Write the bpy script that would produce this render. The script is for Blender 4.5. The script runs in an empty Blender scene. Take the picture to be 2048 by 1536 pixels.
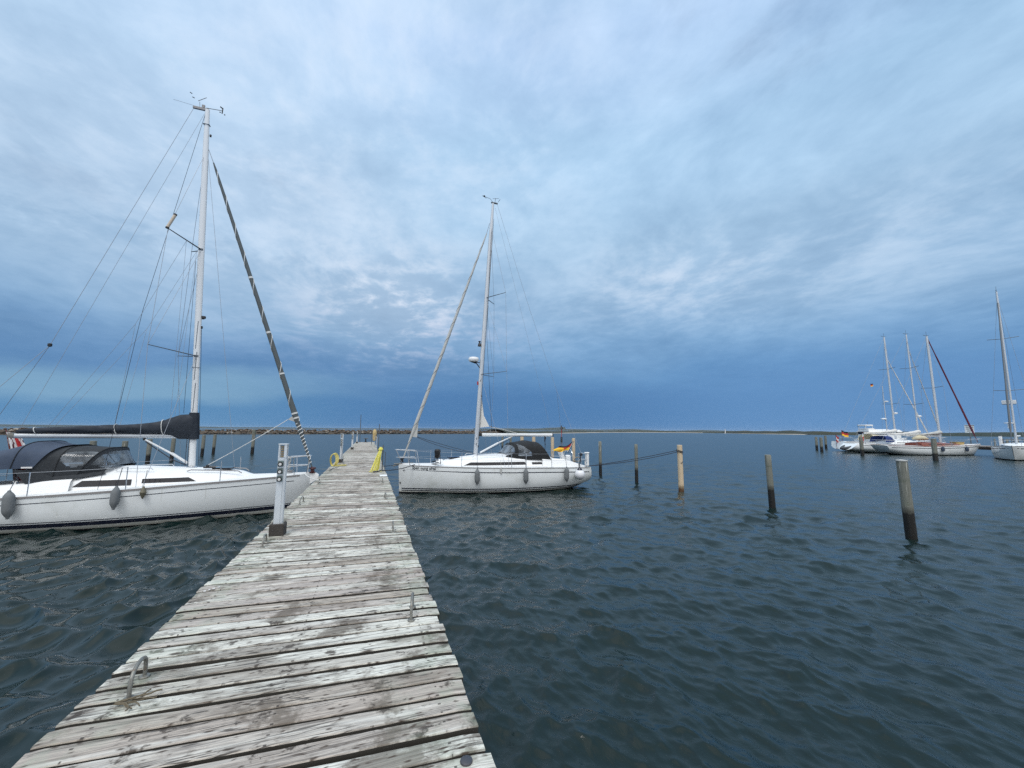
import bpy, math, random
import numpy as np
from mathutils import Vector, Matrix
R = math.radians
rng = np.random.RandomState(7)
random.seed(7)
scene = bpy.context.scene
col = scene.collection

# ------------------------------------------------------------------ camera
EYE = 2.65            # eye height above the water (m); the jetty deck is at 1.05
cam_d = bpy.data.cameras.new('camera')
cam = bpy.data.objects.new('camera', cam_d)
col.objects.link(cam)
cam_d.sensor_width = 36.0
cam_d.lens = 36.0 * 800.0 / 2048.0
cam_d.clip_start = 0.05
cam_d.clip_end = 20000.0
YAW, PITCH, ROLL = R(19.43), math.atan(92 / 800.0), R(0.43)
cam.matrix_world = (Matrix.Translation((0, 0, EYE)) @ Matrix.Rotation(-YAW, 4, 'Z')
                    @ Matrix.Rotation(math.pi / 2 + PITCH, 4, 'X') @ Matrix.Rotation(ROLL, 4, 'Z'))
scene.camera = cam

# ------------------------------------------------------------------ render look
scene.view_settings.view_transform = 'Standard'
scene.view_settings.look = 'None'
scene.view_settings.exposure = 0.14
scene.view_settings.gamma = 1.0
scene.render.engine = 'CYCLES'
scene.cycles.use_denoising = False
scene.cycles.max_bounces = 6
scene.cycles.caustics_reflective = False
scene.cycles.caustics_refractive = False
scene.cycles.sample_clamp_indirect = 6.0

# ------------------------------------------------------------------ node helpers
class NT:
    """small expression helper round one node tree"""
    def __init__(s, tree):
        s.t = tree; s.n = tree.nodes; s.l = tree.links
    def put(s, sock, v):
        if isinstance(v, bpy.types.NodeSocket): s.l.new(v, sock)
        elif v is not None:
            if sock.type in ('RGBA',) and len(v) == 3: v = (*v, 1)
            sock.default_value = v
    def math(s, op, a, b=None, c=None, clamp=False):
        n = s.n.new('ShaderNodeMath'); n.operation = op; n.use_clamp = clamp
        s.put(n.inputs[0], a); s.put(n.inputs[1], b)
        if c is not None: s.put(n.inputs[2], c)
        return n.outputs[0]
    def add(s, a, b): return s.math('ADD', a, b)
    def mul(s, a, b): return s.math('MULTIPLY', a, b)
    def sub(s, a, b): return s.math('SUBTRACT', a, b)
    def smooth(s, v, lo, hi, a=0.0, b=1.0):
        n = s.n.new('ShaderNodeMapRange'); n.interpolation_type = 'SMOOTHSTEP'
        s.put(n.inputs[0], v); s.put(n.inputs[1], lo); s.put(n.inputs[2], hi); s.put(n.inputs[3], a); s.put(n.inputs[4], b)
        return n.outputs[0]
    def lin(s, v, lo, hi, a=0.0, b=1.0):
        n = s.n.new('ShaderNodeMapRange')
        s.put(n.inputs[0], v); s.put(n.inputs[1], lo); s.put(n.inputs[2], hi); s.put(n.inputs[3], a); s.put(n.inputs[4], b)
        return n.outputs[0]
    def mix(s, f, a, b, mode='MIX'):
        n = s.n.new('ShaderNodeMix'); n.data_type = 'RGBA'; n.blend_type = mode
        s.put(n.inputs[0], f); s.put(n.inputs[6], a); s.put(n.inputs[7], b)
        return n.outputs[2]
    def xyz(s, v):
        n = s.n.new('ShaderNodeSeparateXYZ'); s.put(n.inputs[0], v); return n.outputs
    def comb(s, x, y, z=0.0):
        n = s.n.new('ShaderNodeCombineXYZ'); s.put(n.inputs[0], x); s.put(n.inputs[1], y); s.put(n.inputs[2], z); return n.outputs[0]
    def noise(s, vec, scale, detail=4, rough=0.5, dist=0.0, out=0, lac=2.0):
        n = s.n.new('ShaderNodeTexNoise'); s.put(n.inputs['Vector'], vec); s.put(n.inputs['Scale'], scale)
        n.inputs['Detail'].default_value = detail; n.inputs['Roughness'].default_value = rough
        n.inputs['Distortion'].default_value = dist; n.inputs['Lacunarity'].default_value = lac
        return n.outputs[out]
    def vmath(s, op, a, b=None):
        n = s.n.new('ShaderNodeVectorMath'); n.operation = op
        s.put(n.inputs[0], a); s.put(n.inputs[1], b); return n.outputs[0]
    def mapping(s, vec, scale=(1, 1, 1), rot=(0, 0, 0), loc=(0, 0, 0)):
        n = s.n.new('ShaderNodeMapping'); s.put(n.inputs[0], vec)
        n.inputs['Scale'].default_value = scale; n.inputs['Rotation'].default_value = rot; n.inputs['Location'].default_value = loc
        return n.outputs[0]
    def ramp(s, v, stops):
        n = s.n.new('ShaderNodeValToRGB'); s.put(n.inputs[0], v); e = n.color_ramp.elements
        while len(e) < len(stops): e.new(0.5)
        for k, (p, c) in enumerate(stops):
            e[k].position = p; e[k].color = (*c, 1) if len(c) == 3 else c
        return n.outputs[0]

# ------------------------------------------------------------------ sky: daylight sky behind a broken storm-blue cloud layer
world = bpy.data.worlds.new('World'); scene.world = world; world.use_nodes = True
w = NT(world.node_tree)
for n in list(w.n): w.n.remove(n)
SUN_EL, SUN_AZ = R(62), R(215)     # azimuth clockwise from +Y: behind the camera, a little to the left
sky = w.n.new('ShaderNodeTexSky'); sky.sky_type = 'NISHITA'; sky.sun_disc = False
sky.sun_elevation = SUN_EL; sky.sun_rotation = SUN_AZ
bg1 = w.n.new('ShaderNodeBackground'); w.l.new(sky.outputs[0], bg1.inputs[0]); bg1.inputs[1].default_value = 0.10
tc = w.n.new('ShaderNodeTexCoord')
D = w.vmath('NORMALIZE', tc.outputs['Generated'])
dx, dy, dz = w.xyz(D)[:]
el = w.mul(w.math('ARCSINE', dz), 180 / math.pi)
az = w.mul(w.math('ARCTAN2', dx, dy), 180 / math.pi)
# slow wobble so that no layer is a straight line
wob = w.sub(w.noise(w.comb(w.mul(az, 0.03), w.mul(el, 0.10)), 1.0, 4, 0.55), 0.5)
el2 = w.add(el, w.mul(wob, 9.0))
base = w.ramp(w.lin(el2, 0, 90), [
    (0.000, (.070, .185, .385)), (0.050, (.078, .195, .400)), (0.085, (.118, .262, .480)), (0.125, (.195, .360, .580)),
    (0.180, (.272, .435, .635)), (0.280, (.345, .520, .715)), (0.400, (.390, .585, .800)), (0.52, (.445, .62, .865)), (0.70, (.50, .68, .86)), (1.0, (.72, .82, .92))])
topleft = w.mul(w.smooth(az, 30, -12), w.smooth(el, 46, 62))
lefthigh = w.mul(w.smooth(az, 16, -18), w.mul(w.smooth(el, 17, 26), w.smooth(el, 75, 50)))
base = w.mix(w.mul(lefthigh, .6), base, (.500, .655, .850))
base = w.mix(topleft, base, (.95, 1.05, 1.12))
# left part of the sky is paler near the horizon
left = w.smooth(az, 8, -22)
base = w.mix(w.mul(w.mul(w.smooth(el2, 5.0, 3.0), left), .8), base, (.105, .255, .450))
strip = w.mul(w.mul(w.smooth(el2, 7.6, 5.8), w.smooth(el2, 2.6, 4.4)), left)
base = w.mix(w.mul(strip, 0.85), base, (.205, .370, .530))
leftmid = w.mul(w.smooth(az, 14, -8), w.mul(w.smooth(el2, 8.5, 14), w.smooth(el, 40, 26)))
base = w.mix(w.mul(leftmid, .42), base, (.40, .545, .715))
# dark shelf of cloud
shelf = w.mul(w.mul(w.smooth(el2, 5.0, 8.0), w.smooth(el2, 12.5, 8.5)), w.smooth(az, 26, 2))
base = w.mix(w.mul(shelf, 0.42), base, (.110, .220, .410))
rightlow = w.mul(w.smooth(az, 24, 58), w.smooth(el2, 14, 4))
base = w.mix(w.mul(rightlow, 0.7), base, (.125, .275, .520))
# cloud deck seen in perspective: coordinates on a plane overhead
inv = w.math('DIVIDE', 1.0, w.math('MAXIMUM', w.add(dz, 0.10), 0.05))
P = w.comb(w.mul(dx, inv), w.mul(dy, inv))
warp = w.noise(P, 0.9, 3, 0.5, out=1)
Pw = w.vmath('ADD', P, w.vmath('MULTIPLY', w.vmath('SUBTRACT', warp, (.5, .5, .5)), (.45, .45, 0)))
# streets running away towards the horizon, more stretched on the right
Ps = w.mapping(Pw, scale=(1.0, 0.62, 1), rot=(0, 0, R(-10)))
n1 = w.noise(Ps, 1.2, 9, 0.58)
n2 = w.noise(w.mapping(Pw, scale=(1.0, 0.80, 1), rot=(0, 0, R(-14)), loc=(3.1, 1.7, 0)), 3.6, 8, 0.60)
n4 = w.noise(w.mapping(Pw, scale=(1.0, 0.8, 1), rot=(0, 0, R(20)), loc=(1.1, 9.7, 0)), 9.5, 5, 0.60)
n3 = w.noise(w.mapping(Pw, loc=(8.2, 2.7, 0)), 0.42, 5, 0.5)
low = w.smooth(el, 2, 14)           # the deck fades into the rain below
n5 = w.noise(w.mapping(D, scale=(1, 1, 1.7), loc=(5, 2, 7)), 3.4, 9, 0.60, .4)
n6 = w.noise(w.mapping(D, scale=(1, 1, 1.6), loc=(1, 8, 3)), 1.5, 5, 0.5, .3)
det = w.add(w.add(w.mul(w.sub(n5, .5), .85), w.mul(w.sub(n6, .5), .55)), w.add(w.add(w.add(w.mul(w.sub(n1, .5), .34), w.mul(w.sub(n2, .5), 0.42)), w.mul(w.sub(n3, .5), .22)), w.mul(w.sub(n4, .5), .30)))
det = w.mul(det, w.add(w.mul(low, .85), .12))
shade = w.math('MULTIPLY_ADD', det, 1.0, 1.0)
clo = w.mix(1.0, base, w.comb(shade, w.math('POWER', shade, .8), w.math('POWER', shade, .62)), 'MULTIPLY')
# darker slate bank on the left, with a torn upper edge
bank = w.mul(w.mul(w.smooth(az, 6, -4), w.smooth(w.add(el2, w.mul(w.sub(n2, .5), 16)), 20.8, 18.2)), w.smooth(el2, 9, 12))
clo = w.mix(w.mul(bank, 0.24), clo, (.170, .315, .500))
# bright torn openings: one large group left of centre, a smaller one right of it, a third high up
def patch(a0, e0, sa, se):
    q = w.add(w.math('POWER', w.math('DIVIDE', w.sub(az, a0), sa), 2.0), w.math('POWER', w.math('DIVIDE', w.sub(el, e0), se), 2.0))
    return w.math('EXPONENT', w.mul(q, -1.0))
bright = w.add(w.add(w.mul(patch(3, 18, 10, 6), 1.55), w.mul(patch(42, 20, 13, 5), .62)), w.add(w.mul(patch(8, 42, 26, 14), .55), w.mul(patch(-20, 30, 14, 12), .50)))
bright = w.add(bright, w.mul(patch(64, 20, 14, 6), .30))
tear = w.smooth(w.add(w.add(w.mul(n2, .36), w.mul(n5, .36)), w.mul(n4, .28)), .44, .62)
hi = w.math('MULTIPLY', bright, w.add(w.mul(tear, .95), .13), clamp=True)
clo = w.mix(w.mul(hi, .85), clo, (.66, .74, .86))
# warm lilac tint low in the bright group
clo = w.mix(w.mul(w.mul(patch(6, 13, 16, 3.5), tear), .30), clo, (.50, .50, .66))
# the sky behind the camera is lighter
back = w.smooth(dy, 0.15, -0.55)
clo = w.mix(w.mul(back, w.smooth(el, -5, 10)), clo, (1.05, 1.06, 1.08))
bg2 = w.n.new('ShaderNodeBackground'); w.l.new(clo, bg2.inputs[0]); bg2.inputs[1].default_value = 1.0
gap = w.mul(w.smooth(w.add(w.mul(n1, .6), w.mul(n3, .4)), .46, .36), w.smooth(el, 16, 34))
mixs = w.n.new('ShaderNodeMixShader'); w.put(mixs.inputs[0], w.sub(1.0, w.mul(gap, .55)))
w.l.new(bg1.outputs[0], mixs.inputs[1]); w.l.new(bg2.outputs[0], mixs.inputs[2])
wo = w.n.new('ShaderNodeOutputWorld'); w.l.new(mixs.outputs[0], wo.inputs[0])
world.cycles.sampling_method = 'AUTOMATIC'

# ------------------------------------------------------------------ sun, softened by the overcast
sun_d = bpy.data.lights.new('sun', 'SUN'); sun_d.energy = 1.5; sun_d.angle = R(20); sun_d.color = (1.0, .985, .96)
sun = bpy.data.objects.new('sun', sun_d); col.objects.link(sun)
sd = Vector((math.sin(SUN_AZ) * math.cos(SUN_EL), math.cos(SUN_AZ) * math.cos(SUN_EL), math.sin(SUN_EL)))
sun.rotation_euler = sd.to_track_quat('Z', 'Y').to_euler(); sun.location = sd * 60 + Vector((0, 20, 0))

# ------------------------------------------------------------------ materials
def mat(name, color, rough=0.5, metal=0.0, var=0.0, vscale=6.0, bump=0.0, bscale=40.0, spec=0.5, dirt=None, dscale=3.0, coat=0.0):
    m = bpy.data.materials.new(name); m.use_nodes = True
    t = NT(m.node_tree); b = t.n['Principled BSDF']
    tc = t.n.new('ShaderNodeTexCoord'); ov = tc.outputs['Object']
    c = (*color, 1)
    if var:
        f = t.noise(ov, vscale, 5, .6)
        c = t.mix(f, tuple(x * (1 - var) for x in color), tuple(min(1, x * (1 + var)) for x in color))
    if dirt:
        f = t.smooth(t.noise(ov, dscale, 6, .65), .52, .72)
        c = t.mix(t.mul(f, .7), c, dirt)
    t.put(b.inputs['Base Color'], c)
    if var or dirt:
        t.put(b.inputs['Roughness'], t.lin(t.noise(ov, vscale * 1.7, 3, .5), .3, .7, max(0.02, rough - .07), min(1, rough + .07)))
    else: b.inputs['Roughness'].default_value = rough
    b.inputs['Metallic'].default_value = metal
    b.inputs['Specular IOR Level'].default_value = spec
    b.inputs['Coat Weight'].default_value = coat
    if bump:
        bn = t.n.new('ShaderNodeBump'); bn.inputs['Strength'].default_value = 1.0; bn.inputs['Distance'].default_value = bump
        t.put(bn.inputs['Height'], t.noise(ov, bscale, 4, .6)); t.l.new(bn.outputs[0], b.inputs['Normal'])
    return m
M = {}
def gel_mat():
    m = mat('white_gelcoat', (.79, .83, .845), .22, var=.03, vscale=1.3, coat=.7, dirt=(.62, .65, .63), dscale=1.1)
    t = NT(m.node_tree); b = t.n['Principled BSDF']; b.inputs['Coat Roughness'].default_value = .04
    old = b.inputs['Base Color'].links[0].from_socket
    P = t.n.new('ShaderNodeTexCoord').outputs['Object']; x, y, z = t.xyz(P)[:]
    # a yellow-brown scum line just above the water and faint runs below the deck edge
    sc = t.mul(t.smooth(t.add(z, t.mul(t.sub(t.noise(t.mapping(P, scale=(3, 3, 1)), 2.0, 4, .6), .5), .12)), .17, .04), .55)
    c = t.mix(sc, old, (.42, .40, .30))
    run = t.mul(t.smooth(t.noise(t.mapping(P, scale=(9, 9, .5)), 1.0, 4, .6), .60, .72), .28)
    c = t.mix(run, c, (.48, .48, .42))
    t.put(b.inputs['Base Color'], c)
    return m
M['gel'] = gel_mat()
M['deck'] = mat('white_deck', (.80, .82, .83), .45, var=.04, vscale=5)
M['nonslip'] = mat('pale_nonslip_deck', (.70, .72, .73), .8, var=.05, vscale=30, bump=.001, bscale=300)
M['navy'] = mat('navy_stripe', (.012, .016, .035), .3)
M['anti'] = mat('black_antifouling', (.012, .013, .016), .6, var=.3)
M['mastw'] = mat('white_mast_paint', (.70, .73, .75), .35, var=.03, vscale=2)
M['mastg'] = mat('silver_mast', (.52, .56, .60), .38, .35, var=.06, vscale=2)
M['steel'] = mat('stainless_steel', (.62, .64, .66), .22, 1.0)
M['wire'] = mat('rigging_wire', (.30, .33, .37), .45, .3)
M['grey'] = mat('grey_rail', (.26, .25, .25), .5, var=.1)
M['glassdark'] = mat('smoked_window', (.012, .012, .016), .08, spec=.6)
M['canvas'] = mat('charcoal_canvas', (.022, .027, .033), .85, var=.25, vscale=7, bump=.004, bscale=16)
M['canvask'] = mat('black_canvas', (.0085, .010, .012), .85, var=.25, vscale=6, bump=.003, bscale=14)
M['canvasblue'] = mat('slate_blue_canvas', (.045, .065, .105), .85, var=.22, vscale=5, bump=.004, bscale=12)
M['cover'] = mat('navy_sail_cover', (.013, .020, .032), .75, var=.25, vscale=4, bump=.006, bscale=9)
M['ropew'] = mat('white_rope', (.62, .63, .62), .85)
M['ropek'] = mat('dark_rope', (.020, .024, .035), .8)
M['ropey'] = mat('yellow_rope', (.74, .70, .16), .75, var=.25, vscale=20)
M['hosey'] = mat('yellow_hose', (.64, .55, .16), .55, var=.2, vscale=10)
M['black'] = mat('black_plastic', (.012, .012, .014), .45)
M['fender'] = mat('grey_fender_sock', (.155, .170, .180), .9, var=.12, vscale=14, bump=.003, bscale=120)
M['ball'] = mat('white_vinyl', (.72, .74, .78), .35, var=.03)
M['sail'] = mat('grey_sailcloth', (.44, .45, .44), .8, var=.12, vscale=5)
M['sailw'] = mat('white_sailcloth', (.66, .66, .64), .8, var=.08, vscale=2, bump=.02, bscale=3)
M['uvstrip'] = mat('dark_grey_sail_strip', (.085, .100, .105), .8, var=.15)
M['red'] = mat('red_cloth', (.42, .020, .022), .8, var=.15)
M['whitec'] = mat('white_cloth', (.68, .68, .68), .8)
M['gold'] = mat('gold_cloth', (.80, .48, .035), .8, var=.1)
M['blackc'] = mat('black_cloth', (.012, .012, .014), .8)
M['steelg'] = mat('galvanised_steel', (.25, .25, .23), .55, .7, var=.25, vscale=25, bump=.0008, bscale=200, dirt=(.16, .10, .06), dscale=30)
M['alu'] = mat('pedestal_aluminium', (.62, .66, .69), .42, .25, var=.06, vscale=4)
M['woodk'] = mat('dark_timber_block', (.045, .040, .036), .85, var=.4, vscale=12, bump=.003, bscale=40)
M['amber'] = mat('amber_lamp_grille', (.30, .22, .10), .5, var=.2, vscale=30)
M['sockg'] = mat('green_grey_socket', (.13, .18, .18), .5)
M['tan'] = mat('tan_plastic', (.50, .38, .18), .6, var=.12)
M['blue'] = mat('royal_blue_canvas', (.012, .035, .15), .8, var=.2, vscale=3)
M['mahog'] = mat('varnished_mahogany', (.16, .030, .014), .3, var=.3, vscale=3, coat=.3)
M['cream'] = mat('cream_cloth', (.55, .50, .36), .8, var=.15)
M['maroon'] = mat('maroon_canvas', (.12, .015, .035), .8)
M['brownk'] = mat('dark_pier_timber', (.030, .026, .024), .9, var=.4)
M['greyst'] = mat('grey_steel_post', (.13, .15, .17), .5, .4)

def vinyl():
    m = bpy.data.materials.new('clear_vinyl'); m.use_nodes = True; t = NT(m.node_tree)
    for n in list(t.n): t.n.remove(n)
    tr = t.n.new('ShaderNodeBsdfTransparent'); tr.inputs[0].default_value = (.80, .84, .88, 1)
    p = t.n.new('ShaderNodeBsdfPrincipled'); p.inputs['Base Color'].default_value = (.30, .34, .38, 1); p.inputs['Roughness'].default_value = .12
    mx = t.n.new('ShaderNodeMixShader')
    lw = t.n.new('ShaderNodeFresnel'); lw.inputs[0].default_value = 1.5
    t.put(mx.inputs[0], t.add(t.mul(lw.outputs[0], .9), t.lin(t.noise(t.n.new('ShaderNodeTexCoord').outputs['Object'], 3.5, 4, .5), .35, .65, .12, .45)))
    t.l.new(tr.outputs[0], mx.inputs[1]); t.l.new(p.outputs[0], mx.inputs[2])
    o = t.n.new('ShaderNodeOutputMaterial'); t.l.new(mx.outputs[0], o.inputs[0])
    return m
M['vinyl'] = vinyl()

def planks_mat():
    m = bpy.data.materials.new('weathered_deck_boards'); m.use_nodes = True; t = NT(m.node_tree); b = t.n['Principled BSDF']
    at = t.n.new('ShaderNodeAttribute'); at.attribute_name = 'board'          # one random colour per board
    r1, r2, r3 = t.xyz(at.outputs['Vector'])[:]
    geo = t.n.new('ShaderNodeTexCoord'); P = geo.outputs['Object']
    off = t.vmath('MULTIPLY', at.outputs['Vector'], (37, 53, 0))
    Pb = t.vmath('ADD', P, off)
    px, py, pz = t.xyz(P)[:]
    grain = t.noise(t.mapping(Pb, scale=(1.6, 42, 1)), 1.0, 9, .66, .5)
    grain2 = t.noise(t.mapping(Pb, scale=(5, 130, 1)), 1.0, 5, .65)
    streak = t.noise(t.mapping(Pb, scale=(0.9, 9, 1)), 1.0, 5, .6, .6)
    pale = t.mix(t.smooth(t.add(t.mul(r1, .65), t.mul(streak, .35)), .15, .80), (.47, .42, .38), (.76, .76, .69))
    c = t.mix(t.smooth(r2, .50, 1.0), pale, (.43, .38, .32))
    c = t.mix(t.mul(t.smooth(grain, .50, .36), .72), c, (.095, .076, .062))
    c = t.mix(t.mul(t.smooth(grain2, .56, .44), .45), c, (.125, .115, .11))
    c = t.mix(t.mul(t.smooth(streak, .52, .72), .45), c, (.80, .81, .77))
    # dirty brown weathering inside some boards
    brown = t.mul(t.smooth(t.noise(t.mapping(Pb, scale=(1.1, 3.2, 1)), 1.0, 6, .62), .47, .60), t.smooth(r3, .15, .7))
    c = t.mix(t.mul(brown, .60), c, (.150, .118, .092))
    crack = t.mul(t.smooth(t.math('ABSOLUTE', t.sub(t.noise(t.mapping(Pb, scale=(.55, 11, 1)), 1.0, 4, .55, .3), .5)), .012, .003), t.smooth(t.noise(t.mapping(Pb, scale=(1.2, 4, 1), loc=(3, 3, 0)), 1.0, 2, .5), .46, .56))
    c = t.mix(t.mul(crack, .85), c, (.040, .034, .030))
    # footfall grime that crosses board edges, and green algae near both ends of the boards
    grime = t.smooth(t.noise(t.mapping(P, scale=(1, 1, 1)), 2.0, 9, .72), .515, .62)
    c = t.mix(t.mul(grime, .74), c, (.095, .075, .056))
    blot = t.smooth(t.noise(t.mapping(P, scale=(1.3, 1.6, 1), loc=(4, 7, 0)), 5.5, 6, .66), .585, .66)
    c = t.mix(t.mul(blot, .90), c, (.045, .034, .026))
    edge = t.smooth(t.math('ABSOLUTE', t.add(px, .43)), .45, 1.02)
    alg = t.mul(edge, t.smooth(t.noise(P, 5, 5, .6), .40, .66))
    c = t.mix(t.mul(alg, .45), c, (.31, .37, .29))
    # knots with a dark rim
    v = t.n.new('ShaderNodeTexVoronoi'); t.put(v.inputs['Vector'], t.mapping(t.vmath('ADD', Pb, t.vmath('MULTIPLY', t.noise(P, 12, 2, out=1), (.03, .03, 0))), scale=(3.1, 9.5, 1))); v.inputs['Scale'].default_value = 1.0
    kn = t.smooth(v.outputs['Distance'], .20, .06)
    kn2 = t.math('MULTIPLY', kn, t.smooth(t.xyz(v.outputs['Color'])[0], .30, .42))
    v2 = t.n.new('ShaderNodeTexVoronoi'); t.put(v2.inputs['Vector'], t.mapping(t.vmath('ADD', Pb, t.vmath('MULTIPLY', t.noise(P, 9, 3, out=1), (.10, .06, 0))), scale=(2.6, 6.4, 1), loc=(.3, .7, 0)))
    smear = t.mul(t.smooth(t.add(v2.outputs['Distance'], t.mul(t.sub(grain, .5), .9)), .34, .06), t.smooth(t.xyz(v2.outputs['Color'])[1], .22, .38))
    c = t.mix(t.mul(smear, .94), c, (.058, .040, .028))
    c = t.mix(t.mul(kn2, .9), c, (.040, .028, .020))
    # nail heads in rows above the bearers
    def nails(x0):
        ax = t.math('ABSOLUTE', t.sub(px, x0)); fy = t.math('ABSOLUTE', t.sub(t.math('FRACT', t.mul(t.add(py, t.mul(px, .05)), 1 / .079)), .5))
        return t.mul(t.smooth(t.add(ax, t.mul(t.sub(t.noise(P, 9, 1), .5), .02)), .008, .004), t.smooth(t.mul(fy, .079), .008, .004))
    nl = t.math('ADD', t.add(nails(-1.33), nails(.46)), nails(-.43), clamp=True)
    c = t.mix(t.mul(nl, .85), c, (.03, .022, .018))
    t.put(b.inputs['Base Color'], c)
    t.put(b.inputs['Roughness'], t.lin(streak, .3, .7, .62, .86))
    h = t.add(t.add(t.mul(grain, 1.0), t.mul(grain2, .5)), t.mul(kn2, -.6))
    h = t.sub(h, t.mul(crack, .8))
    bn = t.n.new('ShaderNodeBump'); bn.inputs['Distance'].default_value = .006; bn.inputs['Strength'].default_value = .9
    t.put(bn.inputs['Height'], h); t.l.new(bn.outputs[0], b.inputs['Normal'])
    return m
M['planks'] = planks_mat()
M['edge'] = mat('gap_shade_board_edge', (.022, .020, .016), .9, var=.4, vscale=8)  # board sides coloured dark to stand in for the shade in the gaps

def pile_mat(name, top, low, wet=.62, dark=(.006, .006, .0055), moss=(.10, .12, .085)):
    """timber with a dark wet and weed-grown foot; object z = height above the water"""
    m = bpy.data.materials.new(name); m.use_nodes = True; t = NT(m.node_tree); b = t.n['Principled BSDF']
    P = t.n.new('ShaderNodeTexCoord').outputs['Object']; x, y, z = t.xyz(P)[:]
    g = t.noise(t.mapping(P, scale=(26, 26, 1.6)), 1.0, 7, .65)
    c = t.mix(g, low, top)
    c = t.mix(t.mul(t.smooth(t.noise(t.mapping(P, scale=(60, 60, 2.2)), 1.0, 3, .5), .58, .72), .6), c, tuple(v * .35 for v in low))
    c = t.mix(t.mul(t.smooth(t.noise(P, 4, 5, .6), .5, .7), .6), c, moss)
    c = t.mix(t.mul(t.smooth(t.noise(t.mapping(P, scale=(22, 22, 1.2), loc=(2, 2, 2)), 1.0, 3, .5), .60, .70), t.smooth(z, .9, 1.9)), c, (.55, .56, .52))
    zz = t.add(z, t.mul(t.sub(t.noise(P, 7, 4, .6), .5), .22))
    c = t.mix(t.smooth(zz, wet + .22, wet + .02), c, tuple(v * .45 for v in low))
    c = t.mix(t.smooth(zz, wet + .04, wet - .02), c, dark)
    vk = t.n.new('ShaderNodeTexVoronoi'); t.put(vk.inputs['Vector'], t.mapping(P, scale=(7, 7, 2.6))); c = t.mix(t.mul(t.smooth(vk.outputs['Distance'], .16, .07), .8), c, tuple(v * .2 for v in low))
    t.put(b.inputs['Base Color'], c)
    t.put(b.inputs['Roughness'], t.smooth(zz, wet - .2, wet + .1, .55, .85))
    bn = t.n.new('ShaderNodeBump'); bn.inputs['Distance'].default_value = .012; t.put(bn.inputs['Height'], g); t.l.new(bn.outputs[0], b.inputs['Normal'])
    return m
M['pile'] = pile_mat('weathered_pile', (.235, .245, .215), (.125, .130, .110))
M['pilenew'] = pile_mat('new_pine_pile', (.68, .57, .42), (.50, .38, .24), wet=.10, dark=(.10, .05, .022), moss=(.62, .54, .42))
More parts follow.
